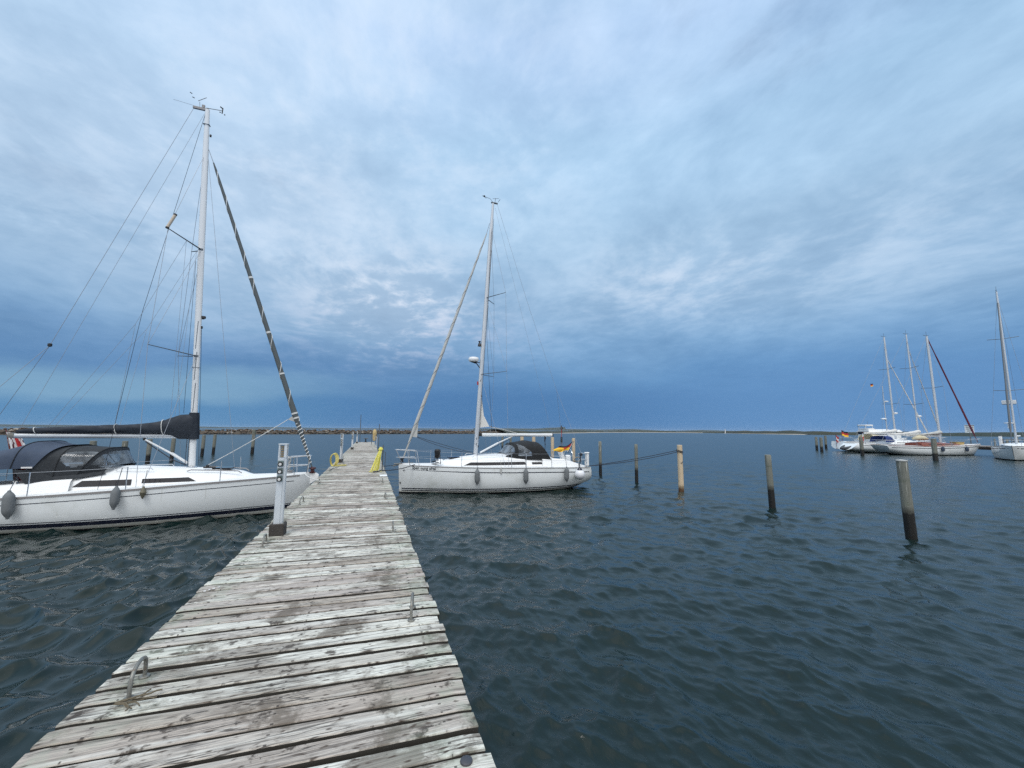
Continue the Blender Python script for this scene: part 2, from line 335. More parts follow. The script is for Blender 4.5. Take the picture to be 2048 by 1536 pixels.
# ------------------------------------------------------------------ mesh helpers
class MB:
    def __init__(s): s.v = []; s.f = []; s.m = []; s.sm = []
    def add(s, vs, fs, mi=0):
        o = len(s.v); s.v += [tuple(map(float, p)) for p in vs]
        for f in fs: s.f.append(tuple(o + i for i in f)); s.m.append(mi)
        return s
    def box(s, c, size, rot=None, ch=0.0, mi=0):
        """box with chamfered edges; c = centre"""
        hx, hy, hz = [q / 2 for q in size]
        ch = min(ch, hx * .49, hy * .49, hz * .49)
        vs, fs = [], []
        if ch <= 0:
            vs = [(x, y, z) for x in (-hx, hx) for y in (-hy, hy) for z in (-hz, hz)]
            fs = [(0, 1, 3, 2), (4, 6, 7, 5), (0, 4, 5, 1), (2, 3, 7, 6), (0, 2, 6, 4), (1, 5, 7, 3)]
        else:
            idx = {}
            for sx in (-1, 1):
                for sy in (-1, 1):
                    for sz in (-1, 1):
                        for ax in range(3):
                            p = [sx * hx, sy * hy, sz * hz]
                            for k in range(3):
                                if k != ax: p[k] -= (sx, sy, sz)[k] * ch
                            idx[(sx, sy, sz, ax)] = len(vs); vs.append(tuple(p))
            for ax in range(3):
                o1, o2 = [k for k in range(3) if k != ax]
                for sg in (-1, 1):
                    q = []
                    for a, b_ in ((-1, -1), (1, -1), (1, 1), (-1, 1)):
                        t3 = [0, 0, 0]; t3[ax] = sg; t3[o1] = a; t3[o2] = b_
                        q.append(idx[(*t3, ax)])
                    fs.append(tuple(q))
            for ax in range(3):
                o1, o2 = [k for k in range(3) if k != ax]
                for a in (-1, 1):
                    for b_ in (-1, 1):
                        def K(e, face):
                            t3 = [0, 0, 0]; t3[ax] = e; t3[o1] = a; t3[o2] = b_; return idx[(*t3, face)]
                        fs.append((K(-1, o1), K(1, o1), K(1, o2), K(-1, o2)))
            for sx in (-1, 1):
                for sy in (-1, 1):
                    for sz in (-1, 1): fs.append(tuple(idx[(sx, sy, sz, ax)] for ax in range(3)))
        vs = np.array(vs)
        if rot is not None:
            vs = vs @ np.array(Matrix.Rotation(rot, 3, 'Z') if isinstance(rot, (int, float)) else rot).T
        return s.add(vs + np.array(c), fs, mi)
    def tube(s, pts, r, n=8, closed=False, mi=0, sq=1.0):
        pts = [Vector(p) for p in pts]; N = len(pts)
        rr = r if isinstance(r, (list, tuple)) else [r] * N
        T = []
        for i in range(N):
            a = pts[(i - 1) % N] if (closed or i > 0) else pts[i]
            b_ = pts[(i + 1) % N] if (closed or i < N - 1) else pts[i]
            d = (b_ - a); T.append(d.normalized() if d.length > 1e-9 else Vector((0, 0, 1)))
        u = T[0].orthogonal().normalized()
        if abs(T[0].z) < .9: u = Vector((0, 0, 1)).cross(T[0]).normalized()
        else: u = (Vector((1, 0, 0)) - T[0] * T[0].x).normalized()
        vs = []
        for i in range(N):
            u = (u - T[i] * u.dot(T[i])).normalized(); w_ = T[i].cross(u)
            for k in range(n):
                a = 2 * math.pi * k / n
                vs.append(pts[i] + (u * math.cos(a) + w_ * math.sin(a) * sq) * rr[i])
        fs = []
        for i in range(N if closed else N - 1):
            j = (i + 1) % N
            for k in range(n): fs.append((i * n + k, i * n + (k + 1) % n, j * n + (k + 1) % n, j * n + k))
        if not closed: fs += [tuple(range(n))[::-1], tuple((N - 1) * n + k for k in range(n))]
        return s.add(vs, fs, mi)
    def lathe(s, prof, c=(0, 0, 0), n=16, rot=None, mi=0):
        vs, fs = [], []
        for r, z in prof:
            for k in range(n):
                a = 2 * math.pi * k / n; vs.append((r * math.cos(a), r * math.sin(a), z))
        for i in range(len(prof) - 1):
            for k in range(n): fs.append((i * n + k, i * n + (k + 1) % n, (i + 1) * n + (k + 1) % n, (i + 1) * n + k))
        fs += [tuple(range(n))[::-1], tuple((len(prof) - 1) * n + k for k in range(n))]
        vs = np.array(vs)
        if rot is not None: vs = vs @ np.array(rot).T
        return s.add(vs + np.array(c), fs, mi)
    def loft(s, rings, closed=True, caps=True, mi=0, mask=None):
        n = len(rings[0]); vs = [p for r in rings for p in r]; fs = []
        for i in range(len(rings) - 1):
            for k in range(n if closed else n - 1):
                if mask and not mask(i, k): continue
                fs.append((i * n + k, i * n + (k + 1) % n, (i + 1) * n + (k + 1) % n, (i + 1) * n + k))
        if caps and closed: fs += [tuple(range(n))[::-1], tuple((len(rings) - 1) * n + k for k in range(n))]
        return s.add(vs, fs, mi)
    def build(s, name, mats, parent=None, smooth=35, recalc=True):
        used = sorted({i for f in s.f for i in f})
        if len(used) < len(s.v):
            re_ = {o_: n_ for n_, o_ in enumerate(used)}
            s.v = [s.v[i] for i in used]; s.f = [tuple(re_[i] for i in f) for f in s.f]
        me = bpy.data.meshes.new(name)
        me.from_pydata(s.v, [], s.f)
        if not isinstance(mats, (list, tuple)): mats = [mats]
        for q in mats: me.materials.append(q)
        if len(mats) > 1: me.polygons.foreach_set('material_index', s.m)
        if recalc:
            import bmesh
            bm = bmesh.new(); bm.from_mesh(me); bmesh.ops.recalc_face_normals(bm, faces=bm.faces); bm.to_mesh(me); bm.free()
        if smooth:
            me.polygons.foreach_set('use_smooth', [True] * len(me.polygons)); me.set_sharp_from_angle(angle=R(smooth))
        me.update()
        o = bpy.data.objects.new(name, me); col.objects.link(o)
        if parent: o.parent = parent
        return o

def tag(o, label=None, cat=None, group=None, kind=None):
    if label: o['label'] = label
    if cat: o['category'] = cat
    if group: o['group'] = group
    if kind: o['kind'] = kind
    return o
def thing(name, label, cat, loc=(0, 0, 0), rz=0.0, group=None):
    o = bpy.data.objects.new(name, None); col.objects.link(o); o.empty_display_size = .2
    o.location = loc; o.rotation_euler = (0, 0, rz)
    return tag(o, label, cat, group)
def lerp(a, b, t): return a + (b - a) * t
def sstep(a, b, x):
    t = min(1, max(0, (x - a) / (b - a))); return t * t * (3 - 2 * t)
def interp(x, tab): return float(np.interp(x, [q[0] for q in tab], [q[1] for q in tab]))
def catenary(a, b, sag, n=14):
    a, b = Vector(a), Vector(b)
    return [a.lerp(b, i / n) - Vector((0, 0, sag * 4 * (i / n) * (1 - i / n))) for i in range(n + 1)]
def text_mesh(name, s, size, m, parent, matrix, extrude=.002, shear=0.0):
    cu = bpy.data.curves.new(name, 'FONT'); cu.body = s; cu.size = size; cu.extrude = extrude; cu.shear = shear; cu.offset = .004; cu.align_x = 'LEFT'
    tmp = bpy.data.objects.new('lettering_curve', cu); col.objects.link(tmp)
    dg = bpy.context.evaluated_depsgraph_get(); me = bpy.data.meshes.new_from_object(tmp.evaluated_get(dg))
    bpy.data.objects.remove(tmp); bpy.data.curves.remove(cu)
    me.materials.clear(); me.materials.append(m); me.name = name
    o = bpy.data.objects.new(name, me); col.objects.link(o); o.parent = parent; o.matrix_local = matrix
    return o

# ------------------------------------------------------------------ water
def build_water():
    NA, NR = 860, 900
    a = np.radians(np.linspace(-68, 104, NA))            # clockwise from +Y
    u = np.linspace(0, 1, NR)
    # ring distances: fine near, stretching to the horizon
    r = 1.0 / ((1 / .9) * (1 - u) + (1 / 90.) * u)
    r2 = np.geomspace(.9, 90, NR)
    r = r ** .5 * r2 ** .5
    far = np.geomspace(92, 7000, 90)
    r = np.concatenate([[0.0], r, far]); n = len(r)
    A, RR = np.meshgrid(a, r)
    X, Y = RR * np.sin(A), RR * np.cos(A)
    dr = np.gradient(r)[:, None] * np.ones_like(A); dt = RR * (a[1] - a[0])
    sp = np.maximum(dr * .55, dt) + 1e-3
    Z = np.zeros_like(X); Xd = X.copy(); Yd = Y.copy()
    lost = np.zeros_like(X)
    g = np.random.RandomState(11)
    calm = 1 / (1 + np.exp((X + 1.0) / .6)) / (1 + np.exp((Y - 20) / 3.0))      # lee of the jetty
    gust = .95 + .28 * np.sin(X * .13 + 1.3 * np.sin(Y * .07)) * np.sin(Y * .11 + .8 + X * .031) + .22 * np.sin(X * .53 + 1.7 * np.sin(Y * .31 + 2)) * np.sin(Y * .47 + 1.1 * np.sin(X * .29))
    slope2 = 0
    comps = []
    for k in range(96):
        L = 0.085 * (2.4 / 0.085) ** (k / 95.0) * g.uniform(.9, 1.1)
        main = R(20) if g.rand() < .62 else R(-38)
        th = main + g.normal(0, .60)
        comps.append((L, th, g.uniform(0, 2 * math.pi)))
    for L, th, ph in comps:
        kk = 2 * math.pi / L
        s0 = .035 * (1.0 if L < .8 else .8 / L) * (1 if L > .12 else L / .12) # slope amplitude of this component
        fade = np.clip((L / sp - 2.5) / 4.0, 0, 1)
        amp = s0 / kk * gust * (1 - calm * (0.50 if L < .22 else -1.1 if L < 1.0 else -.3))
        cx, cy_ = math.cos(th), math.sin(th)
        phase = kk * (X * cx + Y * cy_) + ph + 1.1 * np.sin(kk * .21 * (X * -cy_ + Y * cx) + ph * 3)
        c_, s_ = np.cos(phase), np.sin(phase)
        Z += amp * fade * c_
        Xd -= .9 * amp * fade * s_ * cx; Yd -= .9 * amp * fade * s_ * cy_
        lost += (s0 * s0 / 2) * (1 - fade ** 2)
    lost = np.sqrt(lost)
    co = np.stack([Xd, Yd, Z], -1).reshape(-1, 3).astype(np.float32)
    i = np.arange(n - 1)[:, None] * NA + np.arange(NA - 1)[None, :]
    F = np.stack([i, i + NA, i + NA + 1, i + 1], -1).reshape(-1, 4)
    me = bpy.data.meshes.new('water'); me.vertices.add(len(co)); me.vertices.foreach_set('co', co.ravel())
    me.loops.add(F.size); me.loops.foreach_set('vertex_index', F.ravel().astype(np.int32))
    me.polygons.add(len(F)); me.polygons.foreach_set('loop_start', np.arange(0, F.size, 4, dtype=np.int32))
    me.polygons.foreach_set('use_smooth', np.ones(len(F), dtype=bool))
    at = me.attributes.new('lost', 'FLOAT', 'POINT'); at.data.foreach_set('value', lost.ravel().astype(np.float32))
    at = me.attributes.new('calm', 'FLOAT', 'POINT'); at.data.foreach_set('value', calm.ravel().astype(np.float32))
    me.update(calc_edges=True)
    if me.polygons[len(me.polygons) // 2].normal.z < 0: me.flip_normals()
    m = bpy.data.materials.new('sea_water'); m.use_nodes = True; t = NT(m.node_tree); b = t.n['Principled BSDF']
    P = t.n.new('ShaderNodeTexCoord').outputs['Object']
    la = t.n.new('ShaderNodeAttribute'); la.attribute_name = 'lost'; lost_s = la.outputs['Fac']
    ca = t.n.new('ShaderNodeAttribute'); ca.attribute_name = 'calm'; calm_s = ca.outputs['Fac']
    murk = t.noise(P, .12, 3, .5)
    t.put(b.inputs['Base Color'], t.mix(murk, (.0026, .0100, .0095), (.0050, .0165, .0150)))
    b.inputs['IOR'].default_value = 1.333
    b.inputs['Specular IOR Level'].default_value = .65
    t.put(b.inputs['Roughness'], t.math('SQRT', t.math('MAXIMUM', t.mul(t.sub(lost_s, .05), .36), .0008)))
    # ripples too small for the mesh
    w1 = t.noise(t.mapping(P, scale=(1, .55, 1), rot=(0, 0, R(20))), 8.5, 6, .62, .6)
    w2 = t.noise(t.mapping(P, scale=(1, .6, 1), rot=(0, 0, R(-35))), 17.0, 3, .55, .5)
    hgt = t.mul(t.add(t.mul(w1, .010), t.mul(w2, .003)), t.sub(1.0, t.mul(calm_s, .80)))
    bn = t.n.new('ShaderNodeBump'); bn.inputs['Distance'].default_value = 1.0; bn.inputs['Strength'].default_value = 1.0
    t.put(bn.inputs['Height'], hgt)
    # beyond the reach of mesh and bump the unresolved wave slopes tilt the normal directly
    pn = t.noise(t.mapping(P, scale=(1, 1, 1)), 1.7, 3, .6, out=1)
    gx, gy, gz = t.xyz(t.vmath('SUBTRACT', pn, (.5, .5, .5)))[:]
    k_ = t.mul(t.math('MAXIMUM', t.sub(lost_s, .02), 0.0), 1.5)
    nrm = t.vmath('NORMALIZE', t.vmath('ADD', bn.outputs[0], t.comb(t.mul(gx, k_), t.mul(gy, k_), 0.0)))
    t.put(b.inputs['Normal'], nrm)
    me.materials.append(m)
    o = bpy.data.objects.new('water', me); col.objects.link(o)
    tag(o, 'grey blue rippled harbour water reaching to the horizon', kind='structure')
    # sea bed under it, so nothing below is open
    return o
build_water()
# ------------------------------------------------------------------ far shore, spit, breakwater
def ridge(name, pts, width, height, label, m, kind='structure', rough=.35, seg=6.0, cat=None):
    """an earth bank along a polyline: pts = (x, y, height factor)"""
    path = []
    for (x0, y0, h0), (x1, y1, h1) in zip(pts, pts[1:]):
        n = max(2, int(math.hypot(x1 - x0, y1 - y0) / seg))
        for i in range(n): t = i / n; path.append((lerp(x0, x1, t), lerp(y0, y1, t), lerp(h0, h1, t)))
    path.append(pts[-1])
    rings = []; ph = [random.uniform(0, 6) for _ in range(6)]
    for i, (x, y, h) in enumerate(path):
        a = path[max(0, i - 1)]; b_ = path[min(len(path) - 1, i + 1)]
        d = Vector((b_[0] - a[0], b_[1] - a[1])).normalized(); nx, ny = -d.y, d.x
        q = i * seg / max(width, 1) * .5
        hh = height * h * (1 + rough * (.5 * math.sin(q + ph[0]) + .3 * math.sin(q * 2.7 + ph[1]) + .25 * math.sin(q * 6.1 + ph[2]) + random.uniform(-.12, .12)))
        ring = []
        for k in range(11):
            u_ = k / 10 * 2 - 1
            ring.append((x + nx * u_ * width / 2, y + ny * u_ * width / 2, -1.0 + (hh + 1.0) * (1 - abs(u_) ** 2.2)))
        rings.append(ring)
    o = MB().loft(rings, closed=False, caps=False).build(name, m, smooth=60)
    return tag(o, label, cat, kind=kind)
far_m = mat('distant_wooded_shore', (.030, .045, .040), .95, var=.3, vscale=.004)
spit_m = mat('low_grassy_spit', (.030, .036, .024), .95, var=.5, vscale=.03, dirt=(.075, .068, .045), dscale=.05)
tree_m = mat('dark_treeline', (.016, .030, .026), .95, var=.5, vscale=.05)
def far(a0, a1, d, n=14, lo=.5, hi=1.0):
    return [(d * math.sin(R(lerp(a0, a1, i / n))), d * math.cos(R(lerp(a0, a1, i / n))), random.uniform(lo, hi)) for i in range(n + 1)]
ridge('far_shore', far(-50, 62, 4300, 26, .45, 1.0), 300, 18, 'thin dark blue line of land on the far horizon', far_m, seg=50)
ridge('far_hills', far(14, 27, 4000, 5, .7, 1.0), 260, 28, 'low blue hills on the far horizon', far_m, seg=45)
ridge('spit', [(84, 274, 1.0), (150, 330, .55), (300, 500, .7), (470, 640, .8), (560, 560, .9), (505, 420, 1.0), (455, 300, 1.35), (500, 236, 1.2)], 24, 3.3, 'low grassy spit running out to sea', spit_m, seg=4)
ridge('sand_strip', [(70, 266, .6), (150, 322, .6), (300, 488, .8), (470, 622, .9), (552, 548, .9), (498, 415, .8), (446, 300, .8)], 26, .6, 'pale sandy strip along the foot of the spit', mat('pale_sand', (.40, .36, .30), .95, var=.2, vscale=.05), seg=6)
ridge('wooded_spit', [(500, 234, .7), (540, 212, 1.2), (620, 160, 1.3), (700, 60, 1.3), (760, -60, 1.2)], 30, 3.2, 'dark wooded point behind the moored yachts', tree_m, seg=3, rough=.22)
BW = [(-420, 17), (-111, 176), (-23, 219), (35, 249), (92, 278)]
def build_breakwater():
    mats = [mat('breakwater_boulders', (.105, .080, .060), .95, var=.45, vscale=.9), mat('pale_boulders', (.30, .27, .23), .95, var=.3, vscale=.9),
            mat('wet_boulders', (.028, .027, .024), .6, var=.4, vscale=1.0)]
    g = np.random.RandomState(3); mb = MB()
    ico = []
    import bmesh
    for sd_ in range(5):
        bm = bmesh.new(); bmesh.ops.create_icosphere(bm, subdivisions=1, radius=1)
        for v in bm.verts: v.co *= 1 + .28 * g.uniform(-1, 1)
        ico.append((np.array([tuple(v.co) for v in bm.verts]), [tuple(v.index for v in f.verts) for f in bm.faces])); bm.free()
    segs = []
    for (x0, y0), (x1, y1) in zip(BW, BW[1:]): segs.append((x0, y0, x1, y1, math.hypot(x1 - x0, y1 - y0)))
    for x0, y0, x1, y1, L in segs:
        dx_, dy_ = (x1 - x0) / L, (y1 - y0) / L
        nseg = int(L * (7.5 if x0 > -200 else 3.0))
        for q in range(nseg):
            s_ = g.uniform(0, L); t_ = g.uniform(-1, 1)
            top = 2.15 + .12 * math.sin(s_ * .21) + g.uniform(-.1, .16)
            z = max(-.3, (1 - abs(t_) ** 1.5)) * top * g.uniform(.86, 1.0) - .15
            size = g.uniform(.35, .75) * (1.1 if z < 1 else .85)
            V, F = ico[g.randint(5)]
            a = g.uniform(0, 6.28); ca_, sa_ = math.cos(a), math.sin(a)
            Vr = V * np.array([size * g.uniform(.8, 1.5), size * g.uniform(.8, 1.2), size * .7])
            Vr = Vr @ np.array([[ca_, sa_, 0], [-sa_, ca_, 0], [0, 0, 1]])
            mb.add(Vr + np.array([x0 + dx_ * s_ - dy_ * t_ * 3.6, y0 + dy_ * s_ + dx_ * t_ * 3.6, z]), F, 2 if z < .45 else (1 if g.rand() < .16 else 0))
    o = mb.build('breakwater', mats, smooth=0, recalc=False)
    tag(o, 'long low rubble breakwater of brown and pale boulders across the bay', 'breakwater', kind='stuff')
    # grass-topped core behind the stones
    ridge('breakwater_core', [(x, y, 1.0) for x, y in BW], 8.0, 1.45, 'earth core of the breakwater with thin grass on it', mat('brown_rubble_fill', (.075, .062, .048), .95, var=.4, vscale=.8), seg=5, rough=.05)
build_breakwater()

# ------------------------------------------------------------------ jetty
JL, JR, JZ = -1.52, .64, 1.05
def build_jetty():
    root = thing('jetty', 'long weathered timber jetty with bleached cross boards running out from the viewer', 'jetty', (0, 0, 0))
    g = np.random.RandomState(5)
    mb = MB(); cols = []
    y = -2.6; pitch_ = .158
    while y < 52.8:
        wd = pitch_ - g.uniform(.023, .034)
        near = y < 9
        nx = 30 if near else (12 if y < 22 else 4)
        x0 = JL + g.uniform(-.014, .012); x1 = JR + g.uniform(-.016, .018)
        tilt = g.uniform(-.0035, .0035); dzz = g.uniform(-.004, .004); cup = g.uniform(-.002, .004)
        sk = g.uniform(-.004, .004)
        r_ = g.rand(3); p1, p2 = g.uniform(0, 6, 2)
        rings = []
        prof = [(-.5, -.055), (-.5, -.008), (-.47, -.0015), (-.40, 0), (-.15, .0), (.15, .0), (.40, 0), (.47, -.0015), (.5, -.008), (.5, -.055)] if near else [(-.5, -.04), (-.5, -.006), (-.44, 0), (.44, 0), (.5, -.006), (.5, -.04)]
        for i in range(nx + 1):
            s_ = i / nx; x = lerp(x0, x1, s_)
            e = min(s_, 1 - s_) * (x1 - x0)
            wob_ = .0022 * math.sin(x * 5.1 + p1) + .0016 * math.sin(x * 13 + p2) if near else 0
            wob2 = .0022 * math.sin(x * 6.3 + p2) + .0018 * math.sin(x * 17 + p1) if near else 0
            worn = .006 * math.exp(-(e / .02) ** 2)
            ring = []
            for (a, z) in prof:
                yy = y + a * (wd + (wob_ if a < 0 else wob2) * 1.3) - .05 * (x - JL) + sk * x - (worn * .4 if a > 0 else -worn * .4)
                ring.append((x, yy, JZ + z + dzz + tilt * a * 2 + cup * (2 * a) ** 2 - worn + (.0015 * math.sin(x * 4 + p1) if near else 0)))
            rings.append(ring)
        nf = len(mb.f); mb.loft(rings, closed=True, caps=True)
        np_ = len(prof)
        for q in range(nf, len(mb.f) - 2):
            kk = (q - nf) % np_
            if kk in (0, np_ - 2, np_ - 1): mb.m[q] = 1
        # board number -> random colour
        cols += [tuple(r_)] * (len(mb.v) - len(cols))
        y += pitch_ + g.uniform(-.004, .004)
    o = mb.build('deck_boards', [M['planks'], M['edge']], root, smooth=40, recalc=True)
    at = o.data.attributes.new('board', 'FLOAT_VECTOR', 'POINT'); at.data.foreach_set('vector', np.array(cols, dtype=np.float32).ravel())
    for x in (JL + .10, -.43, JR - .10):
        MB().box((x, 25.1, JZ - .15), (.10, 55.4, .20), ch=.01).build('bearer', M['brownk'], root)
    for k in range(17):
        yy = -1.5 + k * 3.35
        MB().box((-.44, yy, JZ - .33), (2.0, .14, .15), ch=.01).build('crossbeam', M['brownk'], root)
        for x in (JL + .17, JR - .17):
            MB().tube([(x, yy, -1.2), (x, yy, JZ - .26)], .11, 12).build('support_pile', M['pile'], root)
    # end of the long boards: a joint plate and two scabbed repair boards
    MB().box((.52, 14.72, JZ + .010), (.24, .46, .014), ch=.003).build('joint_plate', M['deck'], root)
build_jetty()

# U-shaped steel handles, near ones bigger on screen; each its own thing
def make_handle(loc, leg=.14, span=.30, label='', rz=0):
    t = thing('mooring_staple', label, 'mooring staple', (loc[0], loc[1], JZ), rz, 'bent steel mooring handles along the jetty')
    pts = [(0, -span / 2, -.03), (0, -span / 2, leg * .45)]
    for k in range(1, 8):
        a = math.pi * k / 8; pts.append((0, -span / 2 * math.cos(a), leg * .45 + leg * .55 * math.sin(a) ** .7))
    pts += [(0, span / 2, leg * .45), (0, span / 2, -.03)]
    MB().tube(pts, .0115, 10).build('bar', M['steelg'], t)
    for s_ in (-1, 1):
        MB().lathe([(.001, .012), (.026, .010), (.030, .004), (.030, .0)], (0, s_ * span / 2, .0), 14).build('washer', M['steelg'], t)
    return t
for args in [((-1.285, 3.29), .15, .24, 'rusty bent mooring handle with old rope remnants at the near left edge of the jetty', R(6)),
             ((-1.30, 6.55), .13, .30, 'mooring handle just in front of the nearest pedestal on the left jetty edge', R(4)),
             ((-1.31, 9.85), .13, .36, 'mooring handle behind the nearest pedestal, beside the bow of the white sloop', R(-3)),
             ((-1.33, 13.2), .12, .30, 'mooring handle on the left edge where the white bow line is tied', 0),
             ((-1.36, 16.9), .12, .30, 'mooring handle on the left edge in front of the yellow hose loop', R(4)),
             ((.42, 3.78), .15, .26, 'tall mooring handle nearest the viewer on the right edge of the jetty', R(-8)),
             ((.42, 6.85), .13, .26, 'second mooring handle from the viewer on the right jetty edge', R(-2)),
             ((.415, 9.95), .12, .26, 'third mooring handle on the right jetty edge, level with the other sloop hull', R(3)),
             ((.44, 12.9), .12, .26, 'fourth mooring handle on the right jetty edge, short of the yellow rope', 0),
             ((.44, 22.0), .12, .30, 'far mooring handle on the right edge beyond the yellow rope bundle', 0),
             ((-1.33, 24.5), .12, .30, 'far mooring handle on the left edge between two pedestals', 0)]:
    make_handle(args[0], args[1], args[2], args[3], args[4])
# ravelled rope remnants at the foot of the nearest handle
g = np.random.RandomState(9); mb = MB()
for k in range(7):
    p = [Vector((-1.30 + g.uniform(-.02, .02), 3.14 + g.uniform(-.03, .02), JZ + .012))]
    d = g.uniform(-.5, .2)
    for q in range(7):
        d += g.uniform(-.45, .45); p.append(p[-1] + Vector((math.cos(d) * .028, math.sin(d) * .018, g.uniform(-.003, .004))))
        p[-1].z = max(p[-1].z, JZ + .006)
    mb.tube(p, g.uniform(.0025, .005), 6)
tag(mb.build('rope_scrap', mat('dirty_frayed_rope', (.13, .11, .075), .95, var=.3, vscale=60)), 'frayed dirty rope scrap tied round the foot of the nearest handle', 'rope')
# round steel cap in the near right corner
tag(MB().lathe([(.001, .012), (.022, .0115), (.029, .008), (.031, .003), (.031, -.01)], (.515, 2.085, JZ), 24).build('deck_stud', mat('dull_grey_metal', (.09, .09, .10), .4, .6)),
    'round dull metal stud set in the last boards at the near right corner', 'stud')
# small pale berth number painted tags
mb = MB()
for x, y, w_ in ((-1.455, 4.90, .020), (-1.425, 4.925, .016), (-1.395, 4.95, .022), (-1.36, 4.975, .018)):
    mb.box((x, y, JZ + .006), (w_, .020, .004), R(20), ch=.001)
tag(mb.build('paint_marks', M['whitec']), 'four small white paint marks at the left board ends', 'paint mark')

# ------------------------------------------------------------------ service pedestals
def make_pedestal(loc, label, n_sock=3, h=1.35):
    t = thing('power_pedestal', label, 'power pedestal', (loc[0], loc[1], JZ), R(-4), 'shore power pedestals on the left edge of the jetty')
    MB().box((0, 0, .085), (.20, .18, .17), ch=.006).build('plinth', M['woodk'], t)
    w_, d = .118, .092
    # a hollow aluminium column with front and side grooves
    prof = [(-w_/2, -d/2), (w_/2 - .035, -d/2), (w_/2 - .033, -d/2 + .008), (w_/2 - .022, -d/2 + .008), (w_/2 - .020, -d/2), (w_/2, -d/2 + .012), (w_/2, d/2 - .01), (w_/2 - .01, d/2), (-w_/2 + .01, d/2), (-w_/2, d/2 - .01)]
    prof = [(-w_/2 + .006, -d/2)] + prof[1:-1] + [(-w_/2, d/2 - .01), (-w_/2, -d/2 + .006)]
    MB().loft([[(x, y, z) for x, y in prof] for z in (.17, h - .20)], caps=True).build('column', M['alu'], t)
    hd = MB()
    for sx in (-1, 1):
        for sy in (-1, 1): hd.box((sx * (w_/2 - .010), sy * (d/2 - .010), h - .10), (.018, .018, .20), ch=.002)
    hd.box((0, 0, h + .006), (w_ + .012, d + .012, .014), ch=.004)
    hd.box((w_/2 - .022, -d/2 + .006, h - .10), (.034, .006, .19))
    hd.build('lamp_head', M['alu'], t)
    lg = MB()
    for k in range(7): lg.lathe([(.02, 0), (w_/2 - .026, .004), (w_/2 - .026, .014), (.02, .018)], (-.005, 0, h - .192 + k * .026), 12)
    lg.build('lamp_louvre', M['amber'], t)
    for k in range(n_sock):
        z = h - .285 - k * .112
        s_ = MB().box((-.014, -d/2 - .006, z), (.078, .014, .090), ch=.004).build('socket', M['sockg'], t)
        Rx = np.array(Matrix.Rotation(R(90), 3, 'X'))
        MB().lathe([(.026, 0), (.034, .004), (.036, .018), (.030, .024), (.018, .020), (.012, .012)], (-.014, -d/2 - .012, z - .008), 16, Rx).build('socket_ring', M['black'], s_)
        MB().lathe([(.002, .026), (.016, .030), (.021, .026), (.021, .016)], (-.012, -d/2 - .013, z - .011), 14, Rx).build('socket_lid', M['ropew'], s_)
    for sx in (-1, 1):
        for sy in (-1, 1): MB().lathe([(.012, .17), (.012, .185), (.006, .19), (.002, .19)], (sx * .080, sy * .072, 0), 6).build('bolt', M['steelg'], t)
    return t
make_pedestal((-1.24, 7.08), 'nearest aluminium power pedestal with three sockets and lamp louvre, on a dark timber block', 3)
make_pedestal((-1.22, 20.9), 'pedestal with a cable hanging from its sockets, beside the yellow hose loop', 3)
make_pedestal((-1.22, 33.9), 'third pedestal along the left edge of the jetty, halfway to its end', 3)
make_pedestal((-1.28, 48.5), 'farthest pedestal near the pole at the jetty end', 3)
tag(MB().tube([(-1.22, 20.80, 1.92), (-1.215, 20.76, 1.80), (-1.18, 20.72, 1.62), (-1.17, 20.70, 1.45), (-1.20, 20.6, 1.30), (-1.12, 20.5, 1.12), (-1.05, 20.3, 1.065), (-1.0, 19.6, 1.062), (-1.1, 18.7, 1.062), (-1.32, 17.9, 1.062), (-1.36, 17.2, 1.075)], .011, 8).build('power_cable', M['greyst']),
    'grey power cable drooping from the second pedestal and lying along the boards', 'cable')
# yellow hose loop standing at the jetty edge
mb = MB()
for k in range(5):
    cx = -1.42 + k * .018; rx, rz_ = .115 + .008 * k, .27 + .006 * k
    pts = [(cx + rx * math.cos(a) * (1.0), 18.9 + .02 * k + .05 * math.sin(a * 2), JZ + .015 + rz_ * (1 + math.sin(a)) * .92) for a in [2 * math.pi * q / 28 for q in range(28)]]
    mb.tube(pts, .012, 8, closed=True)
mb.tube([(-1.4, 18.9, JZ + .02), (-1.2, 18.8, JZ + .02), (-1.0, 18.95, JZ + .02), (-.88, 19.2, JZ + .02), (-1.02, 19.45, JZ + .02), (-1.3, 19.2, JZ + .02)], .016, 8)
tag(mb.build('hose_loop', M['hosey']), 'pale yellow water hose coiled upright in a loop on the left jetty edge', 'hose')
# post with yellow rope bundle on the right edge
t = thing('rope_post', 'dark metal post with side bracket holding up the yellow rope bundle', 'post', (.53, 16.6, JZ))
MB().tube([(0, 0, 0), (0, 0, .98)], .022, 10).build('pole', M['greyst'], t)
MB().tube([(.10, .05, 0), (.10, .05, .70), (.0, .0, .72)], .014, 8).build('bracket', M['greyst'], t)
MB().box((.02, 0, .01), (.22, .16, .02), ch=.004).build('foot_plate', M['greyst'], t)
g = np.random.RandomState(21); mb = MB()
for k in range(30):
    a = g.uniform(-1, 1); x0 = .45 + .05 * a
    xb = .32 + .13 * a - .10 * g.rand(); yb = 16.45 + g.uniform(-.10, .08)
    top = JZ + .88 + g.uniform(-.05, .03)
    mb.tube([(x0 + .03, 16.55, top - .06), (x0, 16.50, top), (x0 - .02, 16.46, top - .12), (lerp(x0, xb, .5) + g.uniform(-.02, .02), lerp(16.5, yb, .5), JZ + .45), (xb + .01, yb, JZ + .10), (xb - .02, yb - .02, JZ + .02)], .010, 6)
for k in range(4):
    pts = [(.44 + .075 * math.cos(a), 16.50 + .06 * math.sin(a), JZ + .80 + .012 * k) for a in [2 * math.pi * q / 16 for q in range(16)]]
    mb.tube(pts, .011, 6, closed=True)
